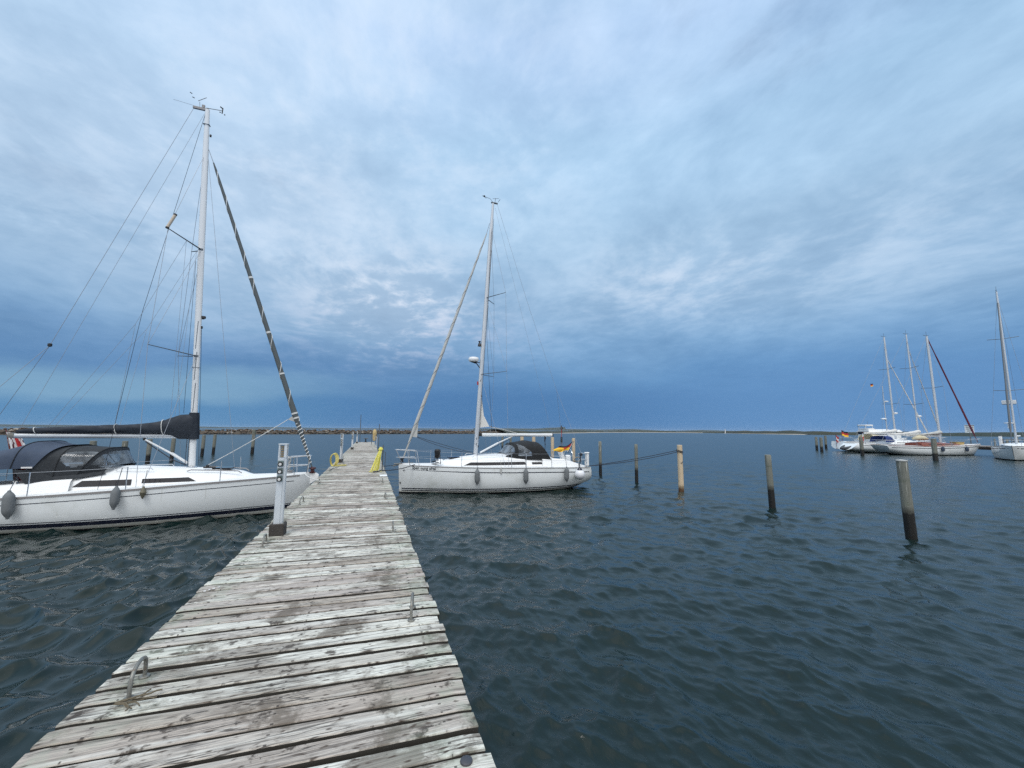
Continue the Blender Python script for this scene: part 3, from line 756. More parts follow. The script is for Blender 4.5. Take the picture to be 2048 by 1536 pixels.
mb.tube([(.2, 16.4, JZ + .01), (.05, 16.2, JZ + .01), (.12, 16.0, JZ + .01), (.35, 16.1, JZ + .01), (.5, 16.2, JZ + .012)], .010, 6)
tag(mb.build('rope_bundle', M['ropey']), 'bright yellow rope bundle hanging from the post to the boards', 'rope')
# things at the end of the jetty
t = thing('signal_pole', 'tall thin dark pole standing at the left corner of the jetty end', 'pole', (-1.05, 51.6, JZ))
MB().tube([(0, 0, 0), (0, 0, 3.3)], [.05, .035], 8).build('shaft', M['greyst'], t)
MB().box((0, 0, .02), (.3, .3, .04), ch=.01).build('foot_plate', M['greyst'], t)
t = thing('bollard', 'low dark T shaped bollard in the middle of the jetty end', 'bollard', (-.38, 51.8, JZ))
MB().lathe([(.16, 0), (.16, .05), (.07, .08), (.06, .42), (.07, .44)], (0, 0, 0), 12).build('stem', M['black'], t)
MB().tube([(-.27, 0, .47), (.27, 0, .47)], .05, 10).build('crosshead', M['greyst'], t)
t = thing('lifebuoy_stand', 'stand with a tan lifebuoy cover near the right corner of the jetty end', 'lifebuoy stand', (.50, 44.0, JZ))
for s_ in (-1, 1): MB().tube([(s_ * .26, 0, 0), (s_ * .26, 0, 1.5 + .1 * s_)], .028, 8).build('leg', M['greyst'], t)
MB().tube([(-.26, 0, .95), (.26, 0, .95)], .02, 8).build('crossbar', M['greyst'], t)
MB().lathe([(.02, .35), (.15, .4), (.20, .7), (.19, 1.0), (.22, 1.15), (.17, 1.45), (.10, 1.55), (.02, 1.56)], (.02, -.03, 0), 12).build('lifebuoy_cover', M['tan'], t)
MB().box((.12, -.10, 1.12), (.20, .1, .05), ch=.01).build('shelf', M['deck'], t)
t = thing('jetty_ladder_rail', 'thin grey ladder rail on the right edge short of the jetty end', 'ladder', (.60, 38.0, JZ))
for s_ in (-1, 1): MB().tube([(.05, s_ * .2, -1.2), (.05, s_ * .2, .9), (-.10, s_ * .2, 1.0), (-.12, s_ * .2, 0)], .02, 8).build('rail', M['steel'], t)
for k in range(5): MB().tube([(.05, -.2, -.9 + k * .28), (.05, .2, -.9 + k * .28)], .016, 6).build('rung', M['steel'], t)
tag(MB().tube([(.80, 39.0, -.8), (.84, 39.0, 3.1)], .035, 8).build('marker_pole', M['greyst']), 'slim grey pole rising beside the right edge near the lifebuoy stand', 'pole')

# ------------------------------------------------------------------ mooring piles
def make_pile(p, top, r, label, m='pile', lean=(0, 0), group='mooring piles', cap=False):
    t = thing('mooring_pile', label, 'mooring pile', (p[0], p[1], 0), random.uniform(0, 6), group)
    ca_ = []
    n = 18; rings = []
    g = np.random.RandomState(int(abs(p[0] * 31 + p[1] * 17)))
    rad = [r * (1 + g.uniform(-.035, .035)) for _ in range(n)]
    rz = t.rotation_euler.z
    lx, ly = lean[0] * math.cos(-rz) - lean[1] * math.sin(-rz), lean[0] * math.sin(-rz) + lean[1] * math.cos(-rz)
    for k in range(13):
        z = lerp(-1.6, top, k / 12)
        f = 1 + .03 * math.sin(z * 3 + p[0]) + (-.03 if z > top - .05 else 0)
        if .35 < z < .75: f *= .97
        rings.append([(lx * z + math.cos(2 * math.pi * q / n) * rad[q] * f, ly * z + math.sin(2 * math.pi * q / n) * rad[q] * f, z) for q in range(n)])
    rings.append([(lx * top + (a - lx * top) * .86, ly * top + (b_ - ly * top) * .86, top + .012) for a, b_, c_ in rings[-1]])
    MB().loft(rings).build('shaft', M[m], t, smooth=50)
    if cap: MB().lathe([(r * 1.06, -.01), (r * 1.06, .015), (.01, .03)], (lx * top, ly * top, top + .008), n).build('cap', M['sail'], t)
    return t
G1 = 'mooring piles in the row right of the jetty'
make_pile((13.1, 6.55), 1.93, .115, 'thick grey pile nearest the viewer on the right, dark and wet at its foot', lean=(-.045, .0), group=G1, cap=True)
make_pile((13.5, 10.6), 1.83, .100, 'leaning grey pile second nearest on the right, with black foot', lean=(-.035, 0), group=G1)
make_pile((13.28, 14.75), 2.02, .115, 'pale new pine pile with the mooring lines looped over its top', 'pilenew', group=G1)
make_pile((13.17, 17.8), 1.95, .085, 'slim grey pile just left of the pale new one', lean=(.01, 0), group=G1)
make_pile((13.07, 21.1), 2.0, .090, 'grey pile beside the stern of the white sloop', lean=(0, 0), group=G1)
G2 = 'piles beyond the white sloop on the right side'
make_pile((15.6, 47.6), 1.85, .13, 'dark pile under the boom of the sloop, left one of two', group=G2)
make_pile((16.0, 45.7), 1.85, .13, 'dark pile under the boom of the sloop, right one of two', group=G2)
make_pile((16.0, 41.9), 2.0, .19, 'pale pine pile showing over the front of the sprayhood', 'pilenew', group=G2)
make_pile((16.0, 38.5), 1.95, .17, 'pale pine pile showing over the top of the sprayhood', 'pilenew', group=G2)
make_pile((16.0, 34.0), 2.0, .15, 'pale pine pile behind the gold stripe of the flag', 'pilenew', group=G2)
make_pile((16.05, 30.0), 2.0, .135, 'weathered pale pile just behind the flagstaff over the stern', 'pilenew', group=G2)
G3 = 'piles beyond the sloop on the left side'
for (x, y, top, r, lb) in [(-14.8, 25.7, 1.86, .16, 'pile with flat grey top just showing over the slate blue cockpit cover'), (-14.8, 29.6, 1.85, .15, 'pile seen under the boom over the sprayhood top'),
                           (-14.8, 32.8, 1.75, .15, 'pile seen under the boom ahead of the sprayhood'), (-14.8, 35.9, 1.8, .14, 'pile seen through the vang left of the mast'),
                           (-14.8, 39.6, 1.8, .14, 'pile half hidden by the foot of the mast and the sail cover'), (-14.8, 45.8, 1.95, .14, 'first pile right of the mast'),
                           (-14.8, 48.7, 1.95, .14, 'second pile right of the mast'), (-11.4, 48.7, 2.5, .16, 'tall pile standing alone between mast and headsail')]:
    make_pile((x, y), top, r, lb, group=G3, lean=(.012, 0))
G4 = 'piles off the far yachts'
for (x, y, top, r, lb) in [(63.7, 42.2, 1.95, .17, 'left one of three piles off the far yachts'), (58.0, 37.8, 1.95, .18, 'middle and nearest one of three piles off the far yachts'), (69.5, 44.6, 2.1, .17, 'right one of three piles off the far yachts, next to the small red flag'),
                           (54.4, 31.0, 2.1, .18, 'pile in front of the stern with the blue sprayhood'), (52.3, 23.6, 2.1, .20, 'pile in front of the long white hull with wooden deck')]:
    make_pile((x, y), top, r, lb, group=G4)
# channel marker
t = thing('channel_marker', 'thin red and dark channel marker with a pointed topmark beyond the flag', 'channel marker', (43.5, 87.3, 0))
MB().tube([(0, 0, -1), (0, 0, 1.1)], [.30, .22], 10).build('float', M['black'], t)
MB().tube([(0, 0, 1.1), (0, 0, 3.4)], .09, 8).build('staff', M['red'], t)
MB().lathe([(.42, 3.0), (.40, 3.06), (.01, 3.9)], (0, 0, 0), 10).build('topmark', M['black'], t)
# ------------------------------------------------------------------ hull form shared by the yachts
class Hull:
    def __init__(s, L, B, sheer, keel, stem=.10, transom=.10, bstern=.80, full=.62, v0=1.5, stern_u=0.0):
        s.L, s.B, s.sheer, s.keel, s.stem, s.tr, s.bs, s.full, s.v0, s.su = L, B, sheer, keel, stem, transom, bstern, full, v0, stern_u
    def S(s, t): return interp(t, s.sheer)
    def K(s, t): return interp(t, s.keel)
    def b(s, t):
        f = math.sin(math.pi / 2 * min(1, t / s.full)) ** .78 if t > 0 else 0
        if t > s.full: f = 1 - (1 - s.bs) * ((t - s.full) / (1 - s.full)) ** 1.8
        return max(.018, s.B * f)
    def a(s, t): return s.v0 + 2.4 * min(1, t / .42)
    def P(s, t, u_, side=1, off=0.0):
        S_, K_ = s.S(t), s.K(t); z = S_ - (S_ - K_) * u_; u_c = max(0.0, min(1.0, u_))
        y = s.b(t) * max(0, 1 - u_c ** s.a(t)) ** .5 + off
        x = s.L * t + s.stem * u_ * max(0, 1 - t * 6) + s.tr * u_ * max(0, (t - .85) / .15)
        return (x, side * y, z)
    def at_z(s, t, z, side=1, off=0.0):
        S_, K_ = s.S(t), s.K(t); return s.P(t, (S_ - z) / (S_ - K_), side, off)
    def build(s, parent, mats, wl=.03, n=46):
        rings = []
        ts = [(i / n) ** 1.25 for i in range(n + 1)]
        for t in ts:
            S_, K_ = s.S(t), s.K(t); uw = min(.965, max(.2, (S_ - wl) / (S_ - K_)))
            us = [uw * i / 10 for i in range(11)] + [lerp(uw, 1, i / 4) for i in range(1, 5)]
            rings.append([s.P(t, u_, 1) for u_ in us] + [s.P(t, u_, -1) for u_ in us[:-1]][::-1])
        mb = MB(); nr = len(rings[0]); vs = [p for r in rings for p in r]; o0 = 0; mb.v = vs
        for i in range(n):
            for k in range(nr - 1):
                mb.f.append((i * nr + k, i * nr + k + 1, (i + 1) * nr + k + 1, (i + 1) * nr + k)); mb.m.append(1 if 10 <= k < nr - 11 else 0)
        mb.f.append(tuple(n * nr + k for k in range(nr))); mb.m.append(0)
        return mb.build('hull', mats, parent, smooth=50)
    def ribbon(s, name, z0, z1, t0, t1, m, parent, rel=False, off=.004, n=40, taper=0.0):
        mb = MB()
        for side in (1, -1):
            ra, rb = [], []
            for i in range(n + 1):
                t = lerp(t0, t1, i / n); b0 = s.S(t) if rel else 0
                w_ = 1 if not taper else min(1, (i / n) / taper + .15)
                zz0, zz1 = b0 + lerp(z1, z0, w_), b0 + z1
                ra.append(s.at_z(t, zz0, side, off)); rb.append(s.at_z(t, zz1, side, off))
            mb.loft([ra, rb], closed=False, caps=False)
        return mb.build(name, m, parent, smooth=60, recalc=False)
    def deck(s, parent, m, cam_=.06, hole=None, inset=.03, n=50):
        rings = []; xs = []
        ys = [-1, -.8, -.6, -.45, -.3, -.15, 0, .15, .3, .45, .6, .8, 1]
        for i in range(n + 1):
            t = .004 + .993 * i / n; b_ = max(.01, s.b(t) - inset)
            rings.append([(s.L * t, q * b_, s.S(t) - .012 + cam_ * (1 - q * q)) for q in ys]); xs.append(s.L * t)
        def mask(i, k):
            if hole and hole[0] < xs[i] < hole[1] and abs((ys[k] + ys[k + 1]) / 2) * s.b(.8) < hole[2]: return False
            return True
        return MB().loft(rings, closed=False, caps=False, mask=mask).build('deck', m, parent, smooth=50, recalc=False)

def box_trunk(hull, parent, tab, m, name='coachroof', n=40):
    """coachroof: tab rows = (x, half width, side height, centre height)"""
    rings = []; x0, x1 = tab[0][0], tab[-1][0]
    W = [(q[0], q[1]) for q in tab]; ZS = [(q[0], q[2]) for q in tab]; ZC = [(q[0], q[3]) for q in tab]
    for i in range(n + 1):
        x = lerp(x0, x1, i / n); w_, zs, zc = interp(x, W), interp(x, ZS), interp(x, ZC)
        zd = hull.S(x / hull.L) + .0
        zs = max(zs, zd + .012); zc = max(zc, zd + .03)
        half = [(w_ + .035, zd - .03), (w_, zd + .03 if zs - zd > .07 else zd + .01), (w_ - .05, lerp(zd, zs, .72)), (w_ - .085, lerp(zd, zs, .90)), (w_ - .15, zs), (w_ * .55, lerp(zs, zc, .72)), (w_ * .25, lerp(zs, zc, .95))]
        ring = [(x, -y, z) for y, z in half] + [(x, 0, zc)] + [(x, y, z) for y, z in half[::-1]]
        rings.append(ring)
    mb = MB().loft(rings, closed=False, caps=False); nn = len(rings[0])
    mb.f.append(tuple(range(nn))); mb.m.append(0); mb.f.append(tuple((n) * nn + k for k in range(nn))[::-1]); mb.m.append(0)
    o = mb.build(name, m, parent, smooth=40)
    def wall(x, z, side):
        w_, zs = interp(x, W), interp(x, ZS); zd = hull.S(x / hull.L)
        f = min(1, max(0, (z - zd - .03) / max(.01, (lerp(zd, zs, .72) - zd - .03)))); return (x, side * (lerp(w_, w_ - .05, f) + .006), z)
    return o, wall
def window(wall, parent, poly, name='window', n=14, both=True):
    """poly: (x bottom front, x top front, x top aft, x bottom aft, z bottom, z top)"""
    xbf, xtf, xta, xba, zb, zt = poly
    zt0 = zt
    for side in ((1, -1) if both else (1,)):
        rings = []
        for k in range(5):
            f = k / 4; z = lerp(zb, zt, f); xa, xb = lerp(xbf, xtf, f), lerp(xba, xta, f)
            rings.append([wall(lerp(xa, xb, i / n), z, side) for i in range(n + 1)])
        MB().loft(rings, closed=False, caps=False).build(name, M['glassdark'], parent, smooth=60, recalc=False)

def hoops_surface(hoops, parent, name, m, mask=None, nsub=4, na=24, off=0.0, sag=.0):
    """canvas stretched over hoops: (x base, x apex, z base, z apex, half width)"""
    rows = []
    for h0, h1 in zip(hoops, hoops[1:]):
        for k in range(nsub): 
            f = k / nsub; rows.append([lerp(a, b_, f) for a, b_ in zip(h0, h1)] + [math.sin(math.pi * f)])
    rows.append(list(hoops[-1]) + [0])
    rings = []
    for xb, xa, zb, za, hw, sg in rows:
        ring = []
        for i in range(na + 1):
            th = math.pi * i / na; cs, sn = math.cos(th), math.sin(th)
            y = (hw - sg * sag * .6 + off) * math.copysign(abs(cs) ** .56, cs); q = max(0, sn) ** .56
            ring.append((lerp(xb, xa, q), y, lerp(zb, za - sg * sag + off, q)))
        rings.append(ring)
    mk = (lambda i, k: mask(i / nsub, k / na)) if mask else None
    return MB().loft(rings, closed=False, caps=False, mask=mk).build(name, m, parent, smooth=70, recalc=False)

def stanchions(hull, parent, ts, h=.60, sides=(1, -1), inset=.06):
    pts = {1: [], -1: []}
    for side in sides:
        for t in ts:
            p = Vector((hull.L * t, side * (hull.b(t) - inset), hull.S(t) - .01))
            MB().tube([p, p + Vector((0, 0, h))], .0125, 8).build('stanchion', M['steel'], parent)
            pts[side].append(p)
    return pts
def lifelines(parent, pts, hs=(.59, .31), m='wire', r=.0045):
    for side in (1, -1):
        for h in hs:
            P_ = [q + Vector((0, 0, h)) for q in pts[side]]
            out = []
            for a, b_ in zip(P_, P_[1:]): out += catenary(a, b_, .012, 4)[:-1]
            out.append(P_[-1]); MB().tube(out, r, 6).build('lifeline', M[m], parent)
def pulpit(hull, parent, x0, tA, h=.58, m='steel'):
    """bow rail: two legs a side, a top rail and a mid rail open at the stem"""
    def e(t, z, ins=.06): return Vector((hull.L * t, max(.03, hull.b(t) - ins), hull.S(t) + z))
    for z, x_ in ((h, x0), (h * .5, x0 + .06)):
        a = e(tA, z); tip = Vector((x_, .16, hull.S(0) + z + (.03 if z == h else 0)))
        half = [a, a.lerp(tip, .5) + Vector((0, .03, 0)), tip]
        pts = half + [Vector((x_ - .05, .05, tip.z)), Vector((x_ - .05, -.05, tip.z))] + [Vector((p.x, -p.y, p.z)) for p in half[::-1]]
        MB().tube(pts, .0135, 8).build('pulpit_rail', M[m], parent)
    for s_ in (1, -1):
        for pa, pb in ((e(tA + .012, -.01), e(tA, h)), (e(tA * .62, -.01), e(tA, h).lerp(Vector((x0, .16, hull.S(0) + h)), .38)), (Vector((hull.L * .012 + .05, .07, hull.S(0))), Vector((x0, .16, hull.S(0) + h + .03)))):
            MB().tube([(pa.x, s_ * pa.y, pa.z), (pb.x, s_ * pb.y, pb.z)], .0125, 8).build('pulpit_leg', M[m], parent)

def mast_section(n=14, a=.095, b=.062): return [(a * math.cos(2 * math.pi * k / n), b * math.sin(2 * math.pi * k / n)) for k in range(n)]
def make_mast(parent, base, top, m, a=.095, b_=.062, taper=.55, tstart=.80, name='mast'):
    base, top = Vector(base), Vector(top); rings = []
    sec = mast_section(16, a, b_)
    for k in range(25):
        f = k / 24; p = base.lerp(top, f); q = 1 if f < tstart else lerp(1, taper, (f - tstart) / (1 - tstart))
        rings.append([(p.x + x * q, p.y + y * q, p.z) for x, y in sec])
    o = MB().loft(rings).build(name, m, parent, smooth=50)
    return o
def wire(parent, pts, name='shroud', r=.0065, m='wire', sag=0):
    if sag and len(pts) == 2: pts = catenary(pts[0], pts[1], sag)
    return MB().tube(pts, r, 6).build(name, M[m] if isinstance(m, str) else m, parent)
def fender(loc, label, length=.60, r=.115, rope_top=None, tilt=(0, 0), group='grey fenders hanging along the hulls', base=None):
    r *= .92
    t = thing('fender', label, 'fender', loc, random.uniform(0, 6), group)
    h = length / 2
    prof = [(.012, -h - .05), (.030, -h - .045), (.034, -h - .01), (r * .55, -h + .03), (r * .88, -h + .10), (r, -h + .17), (r, 0), (r, h - .15), (r * .90, h - .09), (r * .62, h - .03), (.036, h + .01), (.030, h + .04), (.010, h + .045)]
    T = np.array(Matrix.Rotation(tilt[0], 3, 'X') @ Matrix.Rotation(tilt[1], 3, 'Y'))
    MB().lathe(prof, (0, 0, 0), 20, T).build('sock', M['fender'], t, smooth=60)
    if rope_top is not None:
        rz = -t.rotation_euler.z; d = Vector(rope_top) - Vector(loc); d.rotate(Matrix.Rotation(rz, 3, 'Z'))
        top = Vector(T @ np.array([0, 0, h + .03]))
        MB().tube([top, top.lerp(d, .5) + Vector((0, 0, -.005)), d], .008, 6).build('lanyard', M['ropek'], t)
    return t

# ------------------------------------------------------------------ white sloop on the right of the jetty (bow towards the jetty)
def boat_mid():
    X0, Y0 = 1.22, 17.8
    rt = thing('sailboat', 'white sloop with furled grey headsail and radar, moored bow-in right of the jetty', 'sailboat', (X0, Y0, 0))
    H = Hull(8.50, 1.62, [(0, 1.18), (.15, 1.14), (.4, 1.09), (.7, 1.05), (1, .98)], [(0, -.12), (.04, -.30), (.3, -.45), (.7, -.42), (.86, -.20), (.95, .02), (1, .20)], stem=.07, transom=.10, bstern=.80, full=.62)
    hull = H.build(rt, [M['gel'], M['anti']], wl=.05)
    H.ribbon('toe_rail', -.045, -.012, .05, .985, M['grey'], rt, rel=True, off=.010)
    H.ribbon('cove_stripe', -.232, -.196, .035, .985, M['navy'], hull, rel=True, taper=.35)
    H.ribbon('boot_stripe', .170, .208, .012, .95, M['navy'], hull)
    H.ribbon('boot_stripe', .095, .130, .012, .95, M['navy'], hull)
    # compass-star mark at the bow and the name in slim letters
    def side_frame(t, z):
        p = Vector(H.at_z(t, z, -1, .006)); q = Vector(H.at_z(t + .03, z, -1, .006)); r_ = Vector(H.at_z(t, z + .05, -1, .006))
        ux = (q - p).normalized(); n_ = ux.cross((r_ - p).normalized()).normalized(); uy = n_.cross(ux)
        return Matrix(((ux.x, uy.x, n_.x, p.x), (ux.y, uy.y, n_.y, p.y), (ux.z, uy.z, n_.z, p.z), (0, 0, 0, 1)))
    greyink = mat('grey_lettering', (.075, .09, .10), .4)
    # the letters follow the curve of the bow, one short run at a time
    x = .062
    for chunk in ('Span', 'nung', 'sfrei'):
        tm = text_mesh('boat_name', chunk, .165, greyink, hull, side_frame(x, H.S(x) - .165), .0015)
        x += (max(v.co.x for v in tm.data.vertices) + .012) / 8.5 * 1.01
    mb = MB()
    def dia(L_, W_, vert): return [(0, L_, 0), (W_, 0, 0), (0, -L_, 0), (-W_, 0, 0)] if vert else [(-L_, 0, 0), (0, W_, 0), (L_, 0, 0), (0, -W_, 0)]
    mb.add(dia(.085, .014, True), [(0, 1, 2, 3)]).add([(a, b_, .001) for a, b_, c_ in dia(.10, .012, False)], [(0, 1, 2, 3)])
    st = mb.build('star_emblem', M['navy'], hull, smooth=0); st.matrix_local = side_frame(.024, .94)
    tb = MB().tube([H.at_z(.006, .42, -1, .0), H.at_z(.006, .42, -1, .03)], .03, 10).build('bow_fitting', M['black'], hull)
    H.deck(rt, M['nonslip'], hole=(6.7, 8.1, .55))
    MB().box((7.4, 0, .72), (1.6, 1.1, .03)).build('cockpit_floor', M['deck'], rt)
    tab = [(1.45, .30, 1.16, 1.20), (1.75, .46, 1.20, 1.27), (2.1, .62, 1.27, 1.36), (2.6, .80, 1.34, 1.45), (3.3, .97, 1.38, 1.52), (4.4, 1.07, 1.40, 1.56), (5.4, 1.10, 1.40, 1.56), (6.2, 1.10, 1.37, 1.52)]
    roof, wall = box_trunk(H, rt, tab, M['deck'])
    window(wall, roof, (2.62, 2.92, 5.30, 5.40, 1.135, 1.262))
    window(wall, roof, (5.66, 5.64, 6.12, 6.15, 1.14, 1.235))
    for s_ in (1, -1):
        MB().tube([(3.0, s_ * .72, 1.46)] + [(lerp(3.1, 5.0, k / 8), s_ * .74, 1.545 + .02 * math.sin(k * math.pi)) for k in range(9)] + [(5.1, s_ * .74, 1.49)], .014, 8).build('handrail', M['steel'], roof)
        # cockpit coaming sweeping down to the quarter
        rings = []
        for i in range(19):
            x = lerp(6.15, 8.35, i / 18); h = interp(x, [(6.15, 1.38), (6.7, 1.37), (7.3, 1.33), (7.75, 1.20), (8.35, 1.02)])
            z0 = H.S(x / 8.5) - .02; rings.append([(x, s_ * 1.14, z0), (x, s_ * 1.10, lerp(z0, h, .8)), (x, s_ * 1.04, h), (x, s_ * .78, h + .005), (x, s_ * .70, h - .05), (x, s_ * .62, z0 - .2)])
        MB().loft(rings, closed=False, caps=False).build('coaming', M['deck'], rt, smooth=50, recalc=False)
    MB().lathe([(.19, 0), (.20, .03), (.17, .10), (.10, .14), (.01, .15)], (1.72, -.12, 1.22), 16).build('deck_dome', M['deck'], rt)
    MB().box((2.35, 0, 1.43), (.5, .5, .05), ch=.02).build('hatch', M['glassdark'], roof)
    MB().box((6.05, 0, 1.55), (.7, .7, .06), ch=.02).build('hatch', M['glassdark'], roof)
    for x, y in ((6.55, -.90), (6.55, .90), (5.9, -.55), (5.9, .55)):
        MB().lathe([(.065, 0), (.055, .05), (.045, .09), (.06, .11), (.06, .13), (.01, .14)], (x, y, interp(x, [(5.9, 1.50), (6.55, 1.37)])), 14).build('winch', M['steel'], rt)
    # anchor on its roller
    mb = MB().tube([(-.22, 0, 1.10), (.10, 0, 1.19), (.6, 0, 1.215)], .022, 8).box((.05, 0, 1.20), (.5, .10, .035), ch=.01)
    mb.loft([[(-.36, -.02, 1.16), (-.36, .02, 1.16)], [(-.28, -.10, 1.08), (-.28, .10, 1.08)], [(-.12, -.12, .97), (-.12, .12, .97)], [(-.02, -.03, .93), (-.02, .03, .93)]], closed=False, caps=False)
    mb.build('anchor', M['steelg'], rt)
    pulpit(H, rt, -.12, .082, .58)
    ts = [.17, .29, .533, .61, .754]
    pts = stanchions(H, rt, ts)
    for s_ in (1, -1):
        pts[s_] = [Vector((8.5 * .088, s_ * (H.b(.088) - .06), H.S(.088)))] + pts[s_] + [Vector((7.80, s_ * 1.36, 1.0))]
    lifelines(rt, pts)
    # pushpit
    for s_ in (1, -1):
        for z in (.60, .32):
            MB().tube([(7.80, s_ * 1.36, 1.0 + z), (8.25, s_ * 1.28, .99 + z), (8.38, s_ * 1.15, .99 + z), (8.42, s_ * .55, .99 + z)], .0135, 8).build('pushpit_rail', M['steel'], rt)
        for x, y in ((7.82, 1.36), (8.25, 1.28), (8.42, .58)):
            MB().tube([(x, s_ * y, .95), (x, s_ * y, 1.59)], .0135, 8).build('pushpit_leg', M['steel'], rt)
    # white pad and pole on the near quarter, outboard bracket
    mb = MB().box((8.40, -1.18, 1.32), (.12, .07, .62), ch=.02).box((8.36, -1.18, 1.62), (.22, .12, .06), ch=.02)
    mb.build('rail_locker', M['deck'], rt)
    MB().tube([(8.26, -1.24, .98), (8.24, -1.25, 1.2), (8.28, -1.24, 1.32), (8.26, -1.24, 1.55)], .035, 8).build('rolled_cloth', M['whitec'], rt)
    # steering pedestal with wheel
    MB().loft([[(7.72, -.10, .72), (7.9, -.10, .72), (7.9, .10, .72), (7.72, .10, .72)], [(7.60, -.09, 1.35), (7.76, -.10, 1.35), (7.76, .10, 1.35), (7.60, .09, 1.35)], [(7.50, -.16, 1.62), (7.62, -.16, 1.66), (7.62, .16, 1.66), (7.50, .16, 1.62)]]).build('steering_pedestal', M['deck'], rt, smooth=30)
    MB().box((7.88, -.2, 1.30), (.24, .26, .34), ch=.05).build('helm_seat', M['deck'], rt)
    mb = MB().tube([(8.02, .46 * math.cos(a), 1.32 + .46 * math.sin(a)) for a in [2 * math.pi * k / 32 for k in range(32)]], .014, 8, closed=True)
    for k in range(5):
        a = 2 * math.pi * k / 5 + .3; mb.tube([(7.98, 0, 1.32), (8.02, .46 * math.cos(a), 1.32 + .46 * math.sin(a))], .008, 6)
    mb.build('steering_wheel', M['steel'], rt)
    # sprayhood with clear panels
    hoops = [(4.50, 4.62, 1.44, 1.60, .74), (4.98, 5.02, 1.40, 2.06, .96), (5.90, 5.72, 1.36, 2.17, 1.05), (6.62, 6.08, 1.30, 2.12, 1.08)]
    def win(i, k): 
        if i < 1: return .08 < i < .95 and not (.485 < k < .515)
        return False
    def iswin(i, k):
        if i < 1: return i < .76 and (.06 < k < .31 or .33 < k < .65 or .67 < k < .92)
        if 1.06 < i < 1.75: return min(k, 1 - k) < .36 - .44 * (i - 1.06) and .025 < k < .975
        return False
    sh = hoops_surface(hoops, rt, 'sprayhood', M['canvask'], lambda i, k: not iswin(i, k), nsub=14, na=72, sag=.012)
    for i0, i1, k0, k1 in ((0, 1, 0, .32), (0, 1, .32, .66), (0, 1, .66, 1), (1, 2, 0, .5), (1, 2, .5, 1)):
        hoops_surface(hoops, sh, 'clear_panel', M['vinyl'], lambda i, k: iswin(i, k) and i0 <= i < i1 and k0 <= k < k1, nsub=14, na=72, sag=.012)
    for s_ in (1, -1):
        MB().tube([(5.34, s_ * .80, 1.93), (5.70, s_ * .93, 1.78), (5.95, s_ * 1.0, 1.65)], .017, 8).build('grab_rail', M['whitec'], sh)
        # canvas skirt down to the coaming
        MB().loft([[(4.5, s_ * .745, 1.45), (5.16, s_ * .985, 1.41), (5.85, s_ * 1.055, 1.37), (6.62, s_ * 1.085, 1.31)], [(4.52, s_ * .78, 1.38), (5.18, s_ * 1.01, 1.34), (5.85, s_ * 1.08, 1.33), (6.68, s_ * 1.09, 1.27)]], closed=False, caps=False).build('skirt', M['canvask'], sh, recalc=False)
    # rig
    base, top = (3.33, 0, 1.50), (4.00, 0, 13.72)
    mast = make_mast(rt, base, top, M['mastg'], .098, .062, .55, .84)
    mx = lambda z: lerp(3.33, 4.0, (z - 1.5) / 12.22)
    MB().lathe([(.13, 0), (.13, .03), (.10, .05), (.09, .06)], (3.33, 0, 1.47), 14).build('mast_collar', M['mastw'], mast)
    mb = MB()
    for z in (1.9, 2.3, 2.5, 4.2): mb.box((mx(z) + .10, -.02, z), (.03, .04, .09), ch=.005)
    for z in (2.0, 2.25, 4.9): mb.box((mx(z) - .01, -.062, z), (.025, .02, .10), ch=.004)
    mb.build('cleats', M['black'], mast)
    MB().box((mx(13.75) + .07, 0, 13.74), (.34, .07, .07), ch=.015).build('masthead', M['greyst'], mast)
    mb = MB().tube([(mx(13.7), 0, 13.75), (mx(13.7) - .14, 0, 13.92), (mx(13.7) - .45, 0, 13.98)], .008, 6).lathe([(.01, 0), (.045, .01), (.05, .04), (.01, .06)], (mx(13.7) - .45, 0, 13.97), 8)
    mb.tube([(mx(13.7) - .55, 0, 14.0), (mx(13.7) - .33, .05, 13.94)], .010, 6); mb.build('wind_sensor', M['black'], mast)
    mb = MB().tube([(mx(13.7) + .1, 0, 13.75), (mx(13.7) + .12, 0, 14.0)], .010, 6).tube([(mx(13.7) - .02, 0, 13.95), (mx(13.7) + .30, 0, 14.03)], .007, 6).tube([(mx(13.7) + .3, .1, 13.9), (mx(13.7) + .33, -.1, 13.93)], .01, 6)
    mb.build('wind_vane', M['black'], mast)
    for z, dx_, dy_, dz_ in ((8.88, .66, .92, .05), (5.20, .92, 1.0, .06)):
        for s_ in (1, -1): MB().tube([(mx(z), s_ * .05, z), (mx(z) + dx_, s_ * dy_, z + dz_)], [.026, .017], 8, sq=.6).build('spreader', M['greyst'], mast)
    # radar dome and deck light ahead of the mast
    mb = MB().lathe([(.02, -.01), (.20, .0), (.235, .05), (.235, .13), (.20, .19), (.02, .20)], (mx(5.85) - .40, 0, 5.78), 24)
    rd = mb.build('radar_dome', M['deck'], mast)
    MB().tube([(mx(5.5) - .08, 0, 5.50), (mx(5.7) - .25, 0, 5.70), (mx(5.8) - .5, 0, 5.76)], .025, 8).tube([(mx(5.75) - .08, 0, 5.74), (mx(5.8) - .5, 0, 5.765)], .02, 8).build('radar_bracket', M['black'], mast)
    MB().lathe([(.02, 0), (.09, .02), (.07, .12), (.03, .20), (.06, .24), (.06, .26), (.01, .27)], (mx(6.6) - .17, 0, 6.50), 12).build('deck_light', M['black'], mast)
    MB().tube([(mx(4.75) - .12, 0, 4.70), (mx(4.75) - .13, 0, 4.86)], .03, 8).build('steaming_light', M['red'], mast)
    # furled genoa
    a, b_ = Vector((.18, 0, 1.42)), Vector((3.70, 0, 12.1))
    pts = [a.lerp(b_, k / 40) for k in range(41)]
